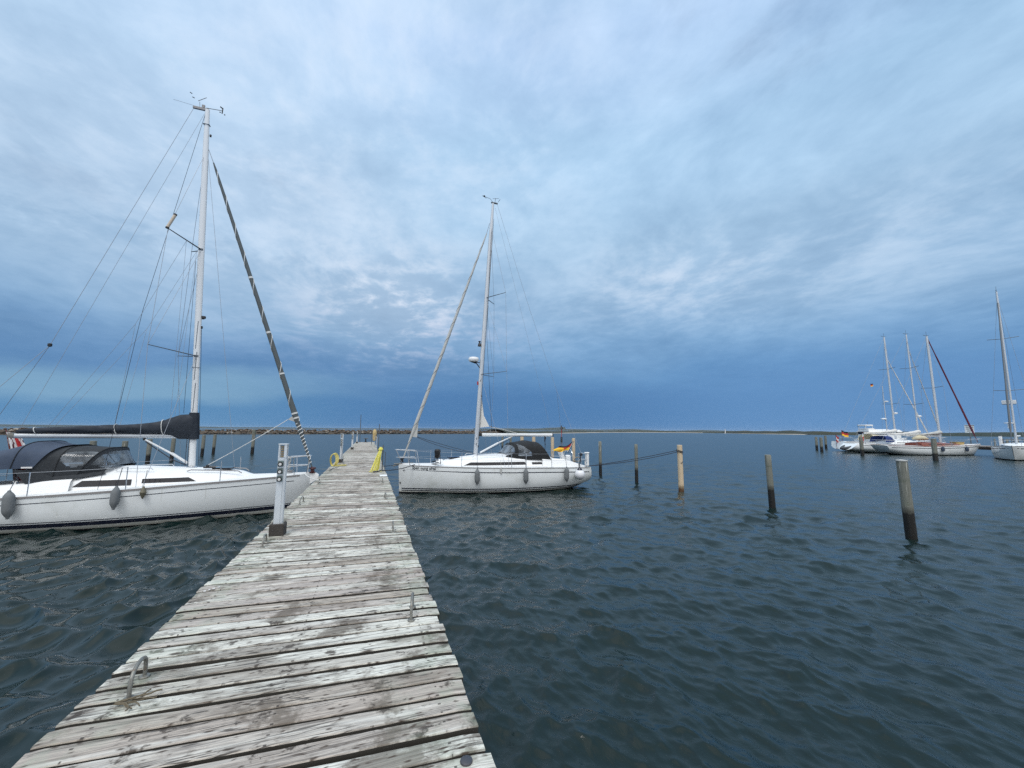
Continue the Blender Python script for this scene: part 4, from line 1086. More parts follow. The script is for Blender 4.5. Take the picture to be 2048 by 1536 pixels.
    rr = [interp(k / 40, [(0, .022), (.06, .040), (.12, .075), (.25, .075), (.7, .058), (.96, .035), (1, .02)]) for k in range(41)]
    fg = MB().tube(pts, rr, 12).build('furled_genoa', M['sail'], rt, smooth=60)
    hx = []
    d = (b_ - a).normalized(); e1 = Vector((0, 1, 0)); e2 = d.cross(e1)
    for k in range(460):
        f = k / 459; p = a.lerp(b_, .03 + f * .94); rr_ = interp(.03 + f * .94, [(0, .024), (.06, .042), (.12, .076), (.25, .076), (.7, .059), (.96, .036), (1, .021)])
        th = f * 26 * math.pi; hx.append(p + (e1 * math.cos(th) + e2 * math.sin(th)) * rr_)
    MB().tube(hx, .0075, 5).build('leech_edge', M['uvstrip'], fg)
    c0 = a.lerp(b_, .085); c1 = a.lerp(b_, .155)
    cl = MB().add([c0 + Vector((.03, -.02, 0)), c0 + Vector((.24, -.06, -.02)), c1 + Vector((.05, -.02, .06)), c0 + Vector((.03, .01, 0)), c0 + Vector((.24, -.03, -.02)), c1 + Vector((.05, .01, .06))], [(0, 1, 2), (5, 4, 3), (0, 3, 4, 1), (1, 4, 5, 2), (2, 5, 3, 0)]).build('clew', M['sail'], fg)
    MB().lathe([(.03, -.10), (.085, -.09), (.085, -.07), (.05, -.05), (.05, .02), (.085, .04), (.085, .06), (.02, .08)], (.14, 0, 1.36), 14).build('furler_drum', M['black'], fg)
    wire(rt, [b_, (mx(12.6) - .10, 0, 12.65)], 'forestay', .012)
    wire(rt, [(.05, 0, 1.18), a], 'forestay', .010)
    # jib sheets to the mast foot
    cw = c0 + Vector((.24, -.045, -.02))
    wire(rt, catenary(cw, (3.2, -.35, 1.60), .10), 'jib_sheet', .011, 'ropek'); wire(rt, catenary(cw + Vector((0, 0, .03)), (3.25, .30, 1.62), .03), 'jib_sheet', .011, 'ropek')
    # mainsail corner showing at the mast slot, boom, vang
    MB().loft([[(mx(4.1) + .08, .008, 4.15), (mx(4.1) + .10, -.008, 4.15)], [(mx(3.3) + .10, .03, 3.3), (mx(3.3) + .26, -.02, 3.3)], [(mx(2.75) + .10, .02, 2.74), (mx(2.75) + .56, -.04, 2.80)]], closed=False, caps=False).build('mainsail_corner', M['sailw'], rt, recalc=False)
    MB().loft([[(x, y * .05, 2.42 + z * .075) for y, z in [(math.cos(q), math.sin(q)) for q in [2 * math.pi * k / 12 for k in range(12)]]] for x in (3.62, 3.66, 7.10, 7.14)]).build('boom', M['mastw'], rt, smooth=50)
    MB().box((3.53, 0, 2.42), (.22, .07, .12), ch=.01).build('gooseneck', M['black'], rt)
    MB().box((7.17, 0, 2.42), (.05, .09, .15), ch=.01).build('boom_end', M['black'], rt)
    wire(rt, [(mx(2.8) + .56, -.03, 2.79), (4.6, -.05, 2.68), (5.3, -.04, 2.50)], 'outhaul', .012, 'ropew')
    wire(rt, [(mx(2.8) + .56, .03, 2.82), (4.9, .02, 2.62)], 'outhaul', .010, 'ropek')
    MB().tube([(3.55, 0, 1.62), (4.40, 0, 2.05)], .042, 10).tube([(4.4, 0, 2.05), (5.12, 0, 2.36)], .028, 10).build('vang', M['mastw'], rt)
    wire(rt, [(3.6, -.03, 1.58), (4.95, -.02, 2.22)], 'vang_line', .010, 'ropek')
    # mainsheet bundle under the boom
    mb = MB()
    for k in range(4): mb.tube([(6.75 + .02 * k, .02 * k - .03, 2.36), (6.72 + .025 * k, .03 * k - .04, 2.15), (6.78 - .01 * k, -.02, 1.95)], .014, 6)
    mb.tube([(6.77, 0, 1.95), (6.76, 0, 1.55)], .012, 6).lathe([(.01, 0), (.045, .02), (.045, .10), (.01, .12)], (6.77, 0, 2.22), 8)
    mb.build('mainsheet', M['ropek'], rt)
    # standing rigging
    cp = lambda s_: (4.42, s_ * 1.47, 1.08)
    for s_ in (1, -1):
        u1, l1 = (mx(8.88) + .66, s_ * .92, 8.93), (mx(5.2) + .92, s_ * 1.0, 5.26)
        wire(rt, [(mx(12.4), s_ * .04, 12.4), u1, l1, cp(s_)], 'shroud'); wire(rt, [(mx(8.8), s_ * .05, 8.8), l1], 'shroud', .005); wire(rt, [(mx(5.1), s_ * .05, 5.1), (4.3, s_ * 1.40, 1.08)], 'shroud', .006)
    sp = (mx(9.3) + 2.12, 0, 8.95)
    wire(rt, [(mx(13.7) + .22, 0, 13.70), (5.80, 0, 9.0), (7.40, 0, 4.6)], 'backstay', .006)
    for s_ in (1, -1): wire(rt, [(7.40, 0, 4.6), (8.35, s_ * 1.1, 1.05)], 'backstay', .006)
    wire(rt, [(mx(13.5) + .12, 0, 13.5), (7.12, 0, 2.50)], 'topping_lift', .0045)
    wire(rt, [(mx(12.2), -.07, 12.2), (mx(7.0) + .13, -.08, 7.0), (4.05, -.12, 2.62)], 'halyard', .007, 'ropek')
    wire(rt, [(mx(12.9) + .09, -.03, 12.9), (mx(2.6) + .11, -.03, 2.6)], 'halyard', .006, 'ropek')
    # boarding gear: coiled line and bag at the bow rail, strap fender
    MB().lathe([(.03, -.22), (.10, -.18), (.12, -.02), (.13, .10), (.11, .16), (.02, .18)], (1.50, -.78, 1.66), 12).build('rail_bag', M['black'], rt, smooth=0)
    wire(rt, [(1.42, -.78, 1.75), (1.36, -.80, 1.3), (1.38, -.78, 1.17)], 'bag_cord', .008, 'ropek'); wire(rt, [(1.60, -.80, 1.72), (1.64, -.82, 1.2)], 'bag_cord', .010, 'ropek')
    MB().tube([(1.4 + .14 * math.cos(a), -.88 + .08 * math.sin(a), 1.18 + .01 * k) for k, a in enumerate([q * .6 for q in range(24)])], .013, 6).build('rope_coil', M['ropek'], rt)
    MB().tube([(7.95 + .16 * math.cos(a), -1.05, 1.32 + .10 * math.sin(a)) for a in [q * .5 for q in range(13)]], .03, 8).build('stern_gear', M['steelg'], rt)
    return rt, H, X0, Y0
mid, HM, MX0, MY0 = boat_mid()
def hside(H, X0, Y0, sgn, x, z, off): # world point beside the hull, x local; sgn = rotation sign
    p = H.at_z(x / H.L, z, 1, off)
    return (X0 + sgn * x, Y0 - p[1], z)
for x, lb in ((3.05, 'grey fender nearest the bow of the sloop right of the jetty'), (5.10, 'grey fender amidships on the sloop right of the jetty'), (7.08, 'grey fender on the quarter, next to the white ball fender')):
    p = hside(HM, MX0, MY0, 1, x, .72, .125); q = (p[0] + .03, MY0 - (HM.b(x / HM.L) - .06), HM.S(x / HM.L) + .55)
    fender(p, lb, .58, .115, q)
# white ball fender
p = hside(HM, MX0, MY0, 1, 7.72, .70, .23)
t = thing('ball_fender', 'round white ball fender with dark cap hanging by a dark rope at the stern', 'fender', p)
r_ = .225
MB().lathe([(.02, -r_ - .01)] + [(r_ * math.sin(a), -r_ * math.cos(a)) for a in [math.pi * k / 16 for k in range(2, 14)]] + [(.06, r_ + .01), (.05, r_ + .03)], (0, 0, 0), 24).build('ball', M['ball'], t, smooth=60)
MB().lathe([(.125, r_ - .035), (.105, r_ + .01), (.05, r_ + .06), (.04, r_ + .09)], (0, 0, 0), 16).build('cap', M['navy'], t)
MB().tube([(0, 0, r_ + .08), (.06, .12, r_ + .22), (.16, .22, .55), (.20, .26, .80)], .025, 8).build('rope', M['ropek'], t)
MB().box((.22, .26, .86), (.14, .07, .12), ch=.03).build('lashing', M['ropek'], t)
t = tag(MB().box((0, 0, 0), (.07, .045, .26), ch=.02).tube([(0, 0, .12), (.0, .10, .45)], .005, 6).build('side_strap', M['sail']), 'small grey strap with weight hanging over the topsides between two fenders', 'strap')
p = hside(HM, MX0, MY0, 1, 4.05, .96, .03); t.location = p

# German ensign on its staff
def flag_cloth(fn, nu, nv, name, mats, bands, label, loc, cat='flag', thick=.004):
    """fn(u, v) -> point; v runs along the staff; bands give the material of each cell"""
    mb = MB()
    for sgn in (0, 1):
        vs = []
        for i in range(nu + 1):
            for j in range(nv + 1):
                p = Vector(fn(i / nu, j / nv)); vs.append(p + Vector((0, thick * sgn, 0)))
        o = len(mb.v); mb.v += [tuple(v) for v in vs]
        for i in range(nu):
            for j in range(nv):
                q = (i * (nv + 1) + j, (i + 1) * (nv + 1) + j, (i + 1) * (nv + 1) + j + 1, i * (nv + 1) + j + 1)
                mb.f.append(tuple(o + k for k in (q if sgn else q[::-1]))); mb.m.append(bands((i + .5) / nu, (j + .5) / nv))
    ob = mb.build(name, mats, None, smooth=60, recalc=False); ob.location = loc
    return ob
fx, fz = 8.92, 1.72       # world foot of the staff
t = thing('flag', 'black, red and gold flag on a slanting staff over the stern of the sloop', 'flag', (fx, 17.2, fz))
MB().tube([(-.03, 0, -.12), (.30, 0, .42)], .012, 8).build('staff', M['blackc'], t)
MB().tube([(-.045, -.005, -.08), (.255, -.005, .40)], .014, 8).build('hoist_sleeve', M['whitec'], t)
def ens(u_, v):
    p0 = Vector((0.0, 0, 0)).lerp(Vector((.25, 0, .40)), v)
    far_ = Vector((-.62, 0, -.02)).lerp(Vector((-.52, 0, .16)), v)
    p = p0.lerp(far_, u_ ** 1.0)
    p.z += -.05 * math.sin(math.pi * u_) + .03 * math.sin(6 * u_ + 2 * v); p.y = .10 * math.sin(u_ * 8 + v * 2) * u_ - .02
    return p
fl = flag_cloth(ens, 22, 18, 'cloth', [M['gold'], M['red'], M['blackc']], lambda u_, v: 0 if v < .30 + .16 * u_ else (1 if v < .74 + .08 * u_ else 2), '', (0, 0, 0))
fl.parent = t
t = MB().tube([(8.15, 17.2, 1.72), (8.40, 17.15, 1.77), (8.66, 17.2, 1.78)], [.04, .085, .05], 10).build('rescue_sling', M['gold'])
tag(t, 'yellow rescue sling strapped to the rail under the flag', 'rescue sling')
# ------------------------------------------------------------------ white sloop on the left of the jetty (bow towards the jetty)
def boat_left():
    X0, Y0 = -1.76, 15.25
    rt = thing('sailboat', 'large white sloop with navy sail cover and charcoal sprayhood, moored left of the jetty', 'sailboat', (X0, Y0, 0), math.pi)
    H = Hull(9.6, 1.53, [(0, 1.15), (.12, 1.12), (.28, 1.07), (.5, .97), (.7, .89), (1, .84)], [(0, -.15), (.04, -.32), (.3, -.45), (.75, -.40), (.9, -.12), (1, .12)], stem=.10, transom=.2, bstern=.84, full=.60)
    hull = H.build(rt, [M['gel'], M['anti']], wl=.0)
    H.ribbon('toe_rail', -.055, -.005, .035, .99, M['grey'], rt, rel=True, off=.012)
    H.ribbon('cove_stripe', -.198, -.180, .05, .99, M['navy'], hull, rel=True)
    H.ribbon('boot_stripe', .225, .245, .02, .99, M['navy'], hull)
    H.ribbon('boot_stripe', .095, .200, .02, .99, M['navy'], hull)
    H.deck(rt, M['nonslip'], hole=(6.6, 9.0, .55))
    MB().box((7.8, 0, .62), (2.3, 1.1, .03)).build('cockpit_floor', M['deck'], rt)
    tab = [(1.55, .22, 1.10, 1.14), (1.8, .40, 1.12, 1.18), (2.05, .52, 1.19, 1.29), (2.6, .74, 1.235, 1.37), (3.4, .90, 1.26, 1.43), (4.7, 1.00, 1.27, 1.50), (5.5, 1.03, 1.27, 1.53), (5.75, 1.03, 1.24, 1.50)]
    roof, wall = box_trunk(H, rt, tab, M['deck'])
    window(wall, roof, (4.44, 4.45, 5.50, 5.68, 1.040, 1.200)); window(wall, roof, (2.98, 3.18, 4.22, 4.22, 1.085, 1.205))
    for s_ in (1, -1):
        rings = []
        for i in range(23):
            x = lerp(5.7, 8.9, i / 22); h = interp(x, [(5.7, 1.26), (6.0, 1.25), (6.35, 1.24), (6.6, 1.17), (7.2, 1.13), (8.9, 1.04)])
            z0 = H.S(x / 9.6) - .02; rings.append([(x, s_ * 1.12, z0), (x, s_ * 1.05, lerp(z0, h, .8)), (x, s_ * .98, h), (x, s_ * .76, h + .005), (x, s_ * .68, h - .04), (x, s_ * .60, z0 - .2)])
        MB().loft(rings, closed=False, caps=False).build('coaming', M['deck'], rt, smooth=50, recalc=False)
        MB().tube([(4.1, s_ * .66, 1.42)] + [(lerp(4.15, 4.9, k / 5), s_ * .67, 1.475) for k in range(6)] + [(4.95, s_ * .67, 1.43)], .013, 8).build('handrail', M['steel'], roof)
        MB().tube([(1.95, s_ * .40, 1.25), (2.05, s_ * .42, 1.32), (3.2, s_ * .62, 1.40), (3.3, s_ * .62, 1.36)], .016, 8).build('jib_track', M['grey'], roof)
    MB().box((2.55, 0, 1.385), (.5, .5, .045), ch=.02).build('hatch', M['glassdark'], roof)
    for x, y in ((5.75, -.45), (5.75, .45), (6.9, -.86), (6.9, .86)):
        MB().lathe([(.06, 0), (.05, .05), (.042, .08), (.055, .10), (.055, .12), (.01, .13)], (x, y, 1.50 if x < 6 else 1.12), 14).build('winch', M['steel'], rt)
    pulpit(H, rt, .10, .085, .56)
    pts = stanchions(H, rt, [.245, .455, .655, .86])
    for s_ in (1, -1): pts[s_] = [Vector((9.6 * .085, s_ * (H.b(.085) - .06), H.S(.085)))] + pts[s_] + [Vector((9.3, s_ * 1.25, .86))]
    # only the after part of the lifelines is rigged; forward they are slack and thin
    lifelines(rt, {s_: pts[s_][2:] for s_ in (1, -1)}, hs=(.59,), r=.006)
    # sprayhood and cockpit cover
    hoops = [(5.18, 5.02, 1.42, 1.57, .72), (5.66, 5.26, 1.36, 2.05, .91), (6.12, 6.02, 1.32, 2.10, .97), (6.55, 6.26, 1.50, 2.11, 1.0)]
    def iswin(i, k):
        if i < 1: return i < .80 and (.07 < k < .34 or .36 < k < .64 or .66 < k < .93)
        for kk in (k, 1 - k):
            if 1 <= i < 1.95: 
                if ((i - 1.35) / .62) ** 2 + ((kk - .16) / .125) ** 2 < 1: return True
        return False
    sh = hoops_surface(hoops, rt, 'sprayhood', M['canvas'], lambda i, k: not iswin(i, k), nsub=16, na=80, sag=.012)
    for i0, i1, k0, k1 in ((0, 1, 0, .35), (0, 1, .35, .65), (0, 1, .65, 1), (1, 2, 0, .5), (1, 2, .5, 1)):
        hoops_surface(hoops, sh, 'clear_panel', M['vinyl'], lambda i, k: iswin(i, k) and i0 <= i < i1 and k0 <= k < k1, nsub=16, na=80, sag=.012)
    for s_ in (1, -1):
        MB().loft([[(5.18, s_ * .725, 1.43), (5.66, s_ * .915, 1.37), (6.12, s_ * .975, 1.33), (6.50, s_ * 1.005, 1.52), (6.9, s_ * 1.02, 1.52)], [(5.1, s_ * .80, 1.36), (5.6, s_ * .99, 1.27), (6.05, s_ * 1.0, 1.25), (6.5, s_ * 1.02, 1.18), (6.62, s_ * 1.02, 1.16)]], closed=False, caps=False).build('side_curtain', M['canvas'], sh, recalc=False)
        MB().box((6.62, s_ * 1.04, 1.58), (.22, .012, .04), .0, ch=.004).build('cover_patch', M['whitec'], sh)
    bh = [(6.52, 6.17, 1.56, 2.14, 1.02), (6.95, 6.82, 1.55, 2.24, 1.02), (7.9, 7.9, 1.51, 1.95, 1.06), (8.9, 9.0, 1.45, 1.62, 1.10), (9.6, 9.7, 1.42, 1.50, 1.05)]
    hoops_surface(bh, rt, 'cockpit_cover', M['canvasblue'], nsub=6, na=36, sag=.05)
    # seams along the hoops
    mb = MB()
    for xb, xa, zb, za, hw in hoops[1:] + bh[1:3]:
        mb.tube([(lerp(xb, xa, max(0, math.sin(th)) ** .56), (hw + .004) * math.copysign(abs(math.cos(th)) ** .56, math.cos(th)), lerp(zb, za + .006, max(0, math.sin(th)) ** .56)) for th in [math.pi * k / 40 for k in range(41)]], .010, 6)
    mb.build('seam_piping', M['canvask'], sh)
    # helm and outboard gear seen under the cover
    MB().tube([(8.2, .45 * math.cos(a), 1.2 + .42 * math.sin(a)) for a in [2 * math.pi * k / 30 for k in range(30)]], .018, 8, closed=True).build('steering_wheel', M['steel'], rt)
    MB().box((8.1, 0, 1.05), (.25, .25, .8), ch=.06).build('steering_pedestal', M['deck'], rt)
    for s_ in (1, -1):
        for z in (.60, .32): MB().tube([(8.4, s_ * 1.34, .86 + z), (9.45, s_ * 1.22, .86 + z), (9.5, s_ * .5, .86 + z)], .0135, 8).build('pushpit_rail', M['steel'], rt)
        for x in (8.42, 9.4): MB().tube([(x, s_ * 1.30, .80), (x, s_ * 1.30, 1.46)], .0135, 8).build('pushpit_leg', M['steel'], rt)
    # rig
    mx = lambda z: lerp(3.40, 3.94, (z - 1.42) / 12.0)
    mast = make_mast(rt, (3.40, 0, 1.40), (mx(13.42), 0, 13.42), M['mastw'], .094, .060, .72, .82)
    MB().lathe([(.14, 0), (.14, .03), (.11, .05)], (3.40, 0, 1.41), 14).build('mast_collar', M['steel'], mast)
    mb = MB()
    for z in (3.6, 4.6, 5.6): mb.box((mx(z) - .0, .058, z), (.02, .006, .9), ch=.002)
    mb.box((mx(12.9), 0, 12.86), (.19, .126, .012), ch=.003); mb.box((mx(4.6), 0, 4.55), (.195, .128, .012), ch=.003)
    mb.build('mast_slots', M['greyst'], mast)
    MB().box((mx(13.4) + .18, 0, 13.40), (.46, .06, .10), ch=.02).box((mx(13.4) + .12, .0, 13.50), (.09, .05, .12), ch=.02).build('masthead_crane', M['grey'], mast)
    mb = MB().tube([(mx(13.4) + .04, 0, 13.47), (mx(13.4) - .40, 0, 13.50)], .009, 6).tube([(mx(13.4) - .42, 0, 13.40), (mx(13.4) - .43, 0, 13.60)], .018, 6).tube([(mx(13.4) - .36, .02, 13.62), (mx(13.4) - .43, 0, 13.58)], .02, 6)
    for s_ in (-1, 1): mb.lathe([(.005, 0), (.02, .01), (.02, .03), (.005, .04)], (mx(13.4) - .43 + s_ * .055, s_ * .04, 13.38), 6)
    mb.build('wind_sensor', M['black'], mast)
    mb = MB().tube([(mx(13.4) + .22, 0, 13.45), (mx(13.4) + .24, 0, 13.64)], .006, 6).tube([(mx(13.4) + .26, .05, 13.63), (mx(13.4) + .10, -.10, 13.92)], .010, 6).tube([(mx(13.4) + .38, .02, 13.72), (mx(13.4) + .44, .04, 13.73)], .014, 6).tube([(mx(13.4) + .46, .02, 13.86), (mx(13.4) + .52, .04, 13.88)], .014, 6)
    mb.build('wind_vane', M['greyst'], mast)
    MB().tube([(mx(13.4) + .4, 0, 13.46), (mx(13.4) + .95, .02, 13.50)], .005, 5).build('aerial', M['wire'], mast)
    for z, dx_, dy_, dz_ in ((8.45, .58, .86, .22), (4.92, .86, .98, .12)):
        for s_ in (1, -1): MB().tube([(mx(z), s_ * .05, z), (mx(z) + dx_, s_ * dy_, z + dz_)], [.030, .020], 8, sq=.55).build('spreader', M['greyst'], mast)
        MB().box((mx(z), 0, z), (.12, .14, .07), ch=.01).build('spreader_bracket', M['greyst'], mast)
    rr = MB().tube([(mx(8.45) + .60, .87, 8.68), (mx(8.45) + .46, .80, 9.16)], .040, 12).build('radar_reflector', mat('beige_tube', (.50, .42, .33), .5), mast)
    MB().tube([(mx(8.45) + .60, .87, 8.66), (mx(8.45) + .593, .867, 8.70)], .046, 12).tube([(mx(8.45) + .465, .802, 9.14), (mx(8.45) + .458, .8, 9.18)], .046, 12).build('end_caps', M['black'], rr)
    MB().box((mx(6.2) - .14, .0, 6.20), (.12, .07, .09), ch=.02).box((mx(6.2) - .11, 0, 6.15), (.10, .03, .03)).build('deck_light', M['black'], mast)
    MB().lathe([(.01, 0), (.03, .01), (.03, .08), (.01, .09)], (mx(5.85) - .10, 0, 5.82), 8).lathe([(.01, 0), (.03, .01), (.03, .08), (.01, .09)], (mx(12.5) - .12, 0, 12.45), 8).build('block', M['black'], mast)
    # furled headsail: dark strip, white spiral edge
    a, b_ = Vector((.02, 0, 1.34)), Vector((3.62, 0, 11.55))
    fr = [(0, .018), (.015, .020), (.03, .032), (.10, .050), (.155, .076), (.17, .095), (.22, .080), (.5, .068), (.9, .046), (.975, .035), (1, .02)]
    fg = MB().tube([a.lerp(b_, k / 70) for k in range(71)], [interp(k / 70, fr) for k in range(71)], 12).build('furled_headsail', M['uvstrip'], rt, smooth=60)
    d = (b_ - a).normalized(); e1 = Vector((0, 1, 0)); e2 = d.cross(e1)
    def spiral(f0, f1, turns, r, n, ph=0.0):
        return [a.lerp(b_, lerp(f0, f1, k / n)) + (e1 * math.cos(ph + 2 * math.pi * turns * k / n) + e2 * math.sin(ph + 2 * math.pi * turns * k / n)) * (interp(lerp(f0, f1, k / n), fr) + r * .2) for k in range(n + 1)]
    MB().tube(spiral(.015, .145, 12, .016, 220), .016, 6).build('spiral_line', M['ropew'], fg)
    MB().tube(spiral(.15, .97, 9, .010, 260, 1.0), .011, 6).build('leech_edge', M['ropew'], fg)
    mb = MB()
    for f in (.44, .62): 
        p0, p1 = a.lerp(b_, f), a.lerp(b_, f + .006); mb.tube([p0, p1], interp(f, fr) + .006, 12)
    for f in (.175, .16, .305): p0, p1 = a.lerp(b_, f), a.lerp(b_, f + .005); mb.tube([p0, p1], interp(f, fr) + .006, 12)
    mb.build('sail_ties', M['ropew'], fg)
    c0 = a.lerp(b_, .155)
    MB().add([c0 + Vector((.04, .02, -.06)), c0 + Vector((.26, .05, .02)), c0 + Vector((.06, .02, .22)), c0 + Vector((.04, -.02, -.06)), c0 + Vector((.26, .02, .02)), c0 + Vector((.06, -.02, .22))], [(0, 1, 2), (5, 4, 3), (0, 3, 4, 1), (1, 4, 5, 2), (2, 5, 3, 0)]).build('clew', M['sail'], fg)
    MB().lathe([(.03, -.12), (.10, -.11), (.11, -.08), (.06, -.06), (.06, .01), (.11, .03), (.10, .07), (.03, .09)], (.0, 0, 1.27), 14).build('furler_drum', mat('dark_red_drum', (.055, .012, .014), .45, var=.4, vscale=14), fg)
    MB().loft([[(x, y, z) for y, z in ((-.06, z0), (.06, z0), (.05, z1), (-.05, z1))] for x, z0, z1 in ((-.20, .86, 1.10), (-.12, .92, 1.16), (.05, .80, 1.20))]).build('bow_roller', M['deck'], rt, smooth=30)
    wire(rt, [b_, (mx(12.0) - .08, 0, 12.0)], 'forestay', .010); wire(rt, [(-.05, 0, 1.12), a], 'forestay', .012)
    wire(rt, catenary(c0 + Vector((.26, .03, .02)), (2.95, .30, 1.47), .03), 'jib_sheet', .011, 'ropew')
    MB().lathe([(.01, 0), (.045, .02), (.045, .08), (.01, .10)], (2.9, .30, 1.42), 10).tube([(2.7, .25, 1.43), (3.0, .32, 1.44)], .03, 6).build('mast_blocks', M['black'], rt)
    # boom and cover
    MB().loft([[(x, math.cos(q) * .048, 2.385 + math.sin(q) * .068 + .0 * x) for q in [2 * math.pi * k / 14 for k in range(14)]] for x in (3.55, 3.6, 7.55, 7.60)]).build('boom', M['mastg'], rt, smooth=50)
    MB().lathe([(.01, -.06), (.075, -.05), (.075, .04), (.01, .06)], (7.64, 0, 2.40), 12, np.array(Matrix.Rotation(R(90), 3, 'X'))).build('boom_end', M['steelg'], rt)
    tabc = [(7.55, 2.50, .035, .04), (7.3, 2.53, .07, .065), (6.5, 2.555, .098, .09), (5.6, 2.58, .125, .11), (4.75, 2.605, .15, .125), (4.25, 2.64, .20, .135), (4.0, 2.68, .30, .15), (3.84, 2.67, .38, .16), (3.6, 2.68, .39, .17), (3.42, 2.69, .39, .155), (3.36, 2.69, .37, .10)]
    rings = []
    for i in range(61):
        x = lerp(7.55, 3.36, i / 60); zc, hh, hw = [interp(-x, [(-q[0], q[j]) for q in tabc]) for j in (1, 2, 3)]
        ring = []
        for k in range(22):
            q = 2 * math.pi * k / 22
            fold = 1 + .05 * math.sin(3 * q + x * 5) + .04 * math.sin(5 * q - x * 9) + (.05 * math.sin(7 * q + x * 22) if x < 4.1 else 0)
            ring.append((x + (.03 * math.sin(q * 2 + 1) if x < 4 else 0), math.cos(q) * hw * fold, zc + math.sin(q) * hh * (fold if x > 4 else 1)))
        rings.append(ring)
    cov = MB().loft(rings).build('sail_cover', M['cover'], rt, smooth=80)
    # raised collar round the mast
    MB().loft([[(mx(z) + math.cos(q) * r1 * (1 + .08 * math.sin(3 * q + z * 9)), math.sin(q) * r2, z) for q in [2 * math.pi * k / 18 for k in range(18)]] for z, r1, r2 in ((2.29, .15, .12), (2.5, .155, .13), (2.8, .15, .125), (3.0, .13, .11), (3.12, .125, .10))], caps=False).build('cover_collar', M['cover'], cov, smooth=60)
    mb = MB()
    for x in (7.15, 5.35, 4.22):
        zc, hh, hw = [interp(-x, [(-q[0], q[j]) for q in tabc]) for j in (1, 2, 3)]
        mb.tube([(x + .03 * math.sin(q), math.cos(q) * (hw * 1.07 + .01), zc + math.sin(q) * (hh * 1.08 + .01)) for q in [2 * math.pi * k / 20 for k in range(20)]], .011, 6, closed=True)
    mb.build('cover_straps', M['ropew'], cov)
    MB().tube([(3.52, 0, 1.55), (3.95, 0, 1.86)], .040, 10).tube([(3.9, 0, 1.82), (4.68, 0, 2.30)], .028, 10).build('vang', M['mastw'], rt)
    wire(rt, [(3.55, .03, 1.50), (3.9, .02, 1.66), (4.62, .02, 2.22)], 'vang_line', .014, 'ropek')
    MB().lathe([(.01, 0), (.04, .015), (.04, .06), (.01, .075)], (4.66, .0, 2.25), 10).build('block', M['black'], rt)
    # rigging
    for s_ in (1, -1):
        u1, l1 = (mx(8.45) + .58, s_ * .86, 8.67), (mx(4.92) + .86, s_ * .98, 5.04)
        wire(rt, [(mx(11.7) + .03, s_ * .04, 11.7), u1, l1, (4.15, s_ * 1.38, 1.02)], 'shroud', .0065)
        wire(rt, [(mx(8.4), s_ * .05, 8.4), l1], 'shroud', .0055); wire(rt, [(mx(4.9), s_ * .05, 4.9), (4.05, s_ * 1.30, 1.02)], 'shroud', .006)
        # lazy jacks
        P1 = Vector((mx(8.45) + .27, s_ * .40, 8.53)); J = Vector((5.05, s_ * .33, 5.75))
        wire(rt, [P1, J, (6.85, s_ * .12, 2.62)], 'lazy_jack', .0045); wire(rt, [J, (5.35, s_ * .13, 2.68)], 'lazy_jack', .0045); wire(rt, [P1, (4.02, s_ * .15, 2.95)], 'lazy_jack', .0045)
    wire(rt, [(mx(13.3) + .05, .02, 13.2), (4.95, .25, 6.2), (4.9, 1.32, 1.55), (4.95, 1.40, 1.0)], 'spare_halyard', .006, 'ropek')
    wire(rt, [(mx(13.4) + .38, 0, 13.38), (7.11, 0, 4.99)], 'backstay', .0065)
    wire(rt, [(7.11, 0, 4.99), (9.45, 1.0, .90)], 'backstay', .006); wire(rt, [(7.11, 0, 4.99), (9.45, -1.0, .90)], 'backstay', .006)
    MB().lathe([(.01, 0), (.05, .02), (.05, .09), (.01, .11)], (7.11, 0, 4.95), 8).build('backstay_block', M['black'], rt)
    MB().tube([(7.90, .33, 3.56), (8.06, .40, 3.30)], [.05, .03], 8).build('backstay_tackle', M['black'], rt)
    wire(rt, [(mx(13.2) + .08, 0, 13.25), (7.5, 0, 2.55)], 'topping_lift', .005)
    wire(rt, [(mx(11.6) - .10, .03, 11.6), (2.1, .55, 1.30)], 'spinnaker_halyard', .0055)
    wire(rt, [(mx(5.8) - .11, .03, 5.8), (3.22, .04, 1.5)], 'halyard', .006, 'ropek')
    wire(rt, [(mx(8.0) + .10, .10, 8.0), (3.72, .08, 3.1)], 'halyard', .0055, 'ropek')
    for dx_ in (.02, .08): wire(rt, [(3.50 + dx_, .05, 2.3), (3.48 + dx_, .06, 1.47)], 'reefing_line', .007, 'ropek')
    # coils on the foredeck
    MB().tube([(.75 + .16 * math.cos(q), .05 + .10 * math.sin(q), 1.15 + .012 * k / 3) for k, q in enumerate([v * .55 for v in range(30)])], .014, 6).build('rope_coil', M['grey'], rt)
    MB().tube([(.70 + .05 * math.sin(k * 1.9), .10 + .06 * math.cos(k * 1.3), 1.66 - .02 * k + .10 * abs(math.sin(k * .9))) for k in range(26)], .016, 6).build('hanging_cloth', M['sail'], rt)
    return rt, H, X0, Y0
lef, HL_, LX0, LY0 = boat_left()
def lside(x, z, off):
    p = HL_.at_z(x / HL_.L, z, 1, off); return (LX0 - x, LY0 - p[1], z)
for x, z, L_, lb in ((4.48, .80, .52, 'grey fender hanging beside the long cabin windows of the left sloop'), (6.50, .74, .60, 'grey fender hanging below the cockpit cover of the left sloop, near the picture edge')):
    p = lside(x, z, .125); fender(p, lb, L_, .105 if x < 5 else .12, (LX0 - x - .0, LY0 - (HL_.b(x / HL_.L) - .06), HL_.S(x / HL_.L) + .57), tilt=(R(3), R(6)))
p = lside(3.95, .86, .07)
t = thing('line_weight', 'small olive grey diamond shaped weight hanging on a line over the topsides', 'weight', p)
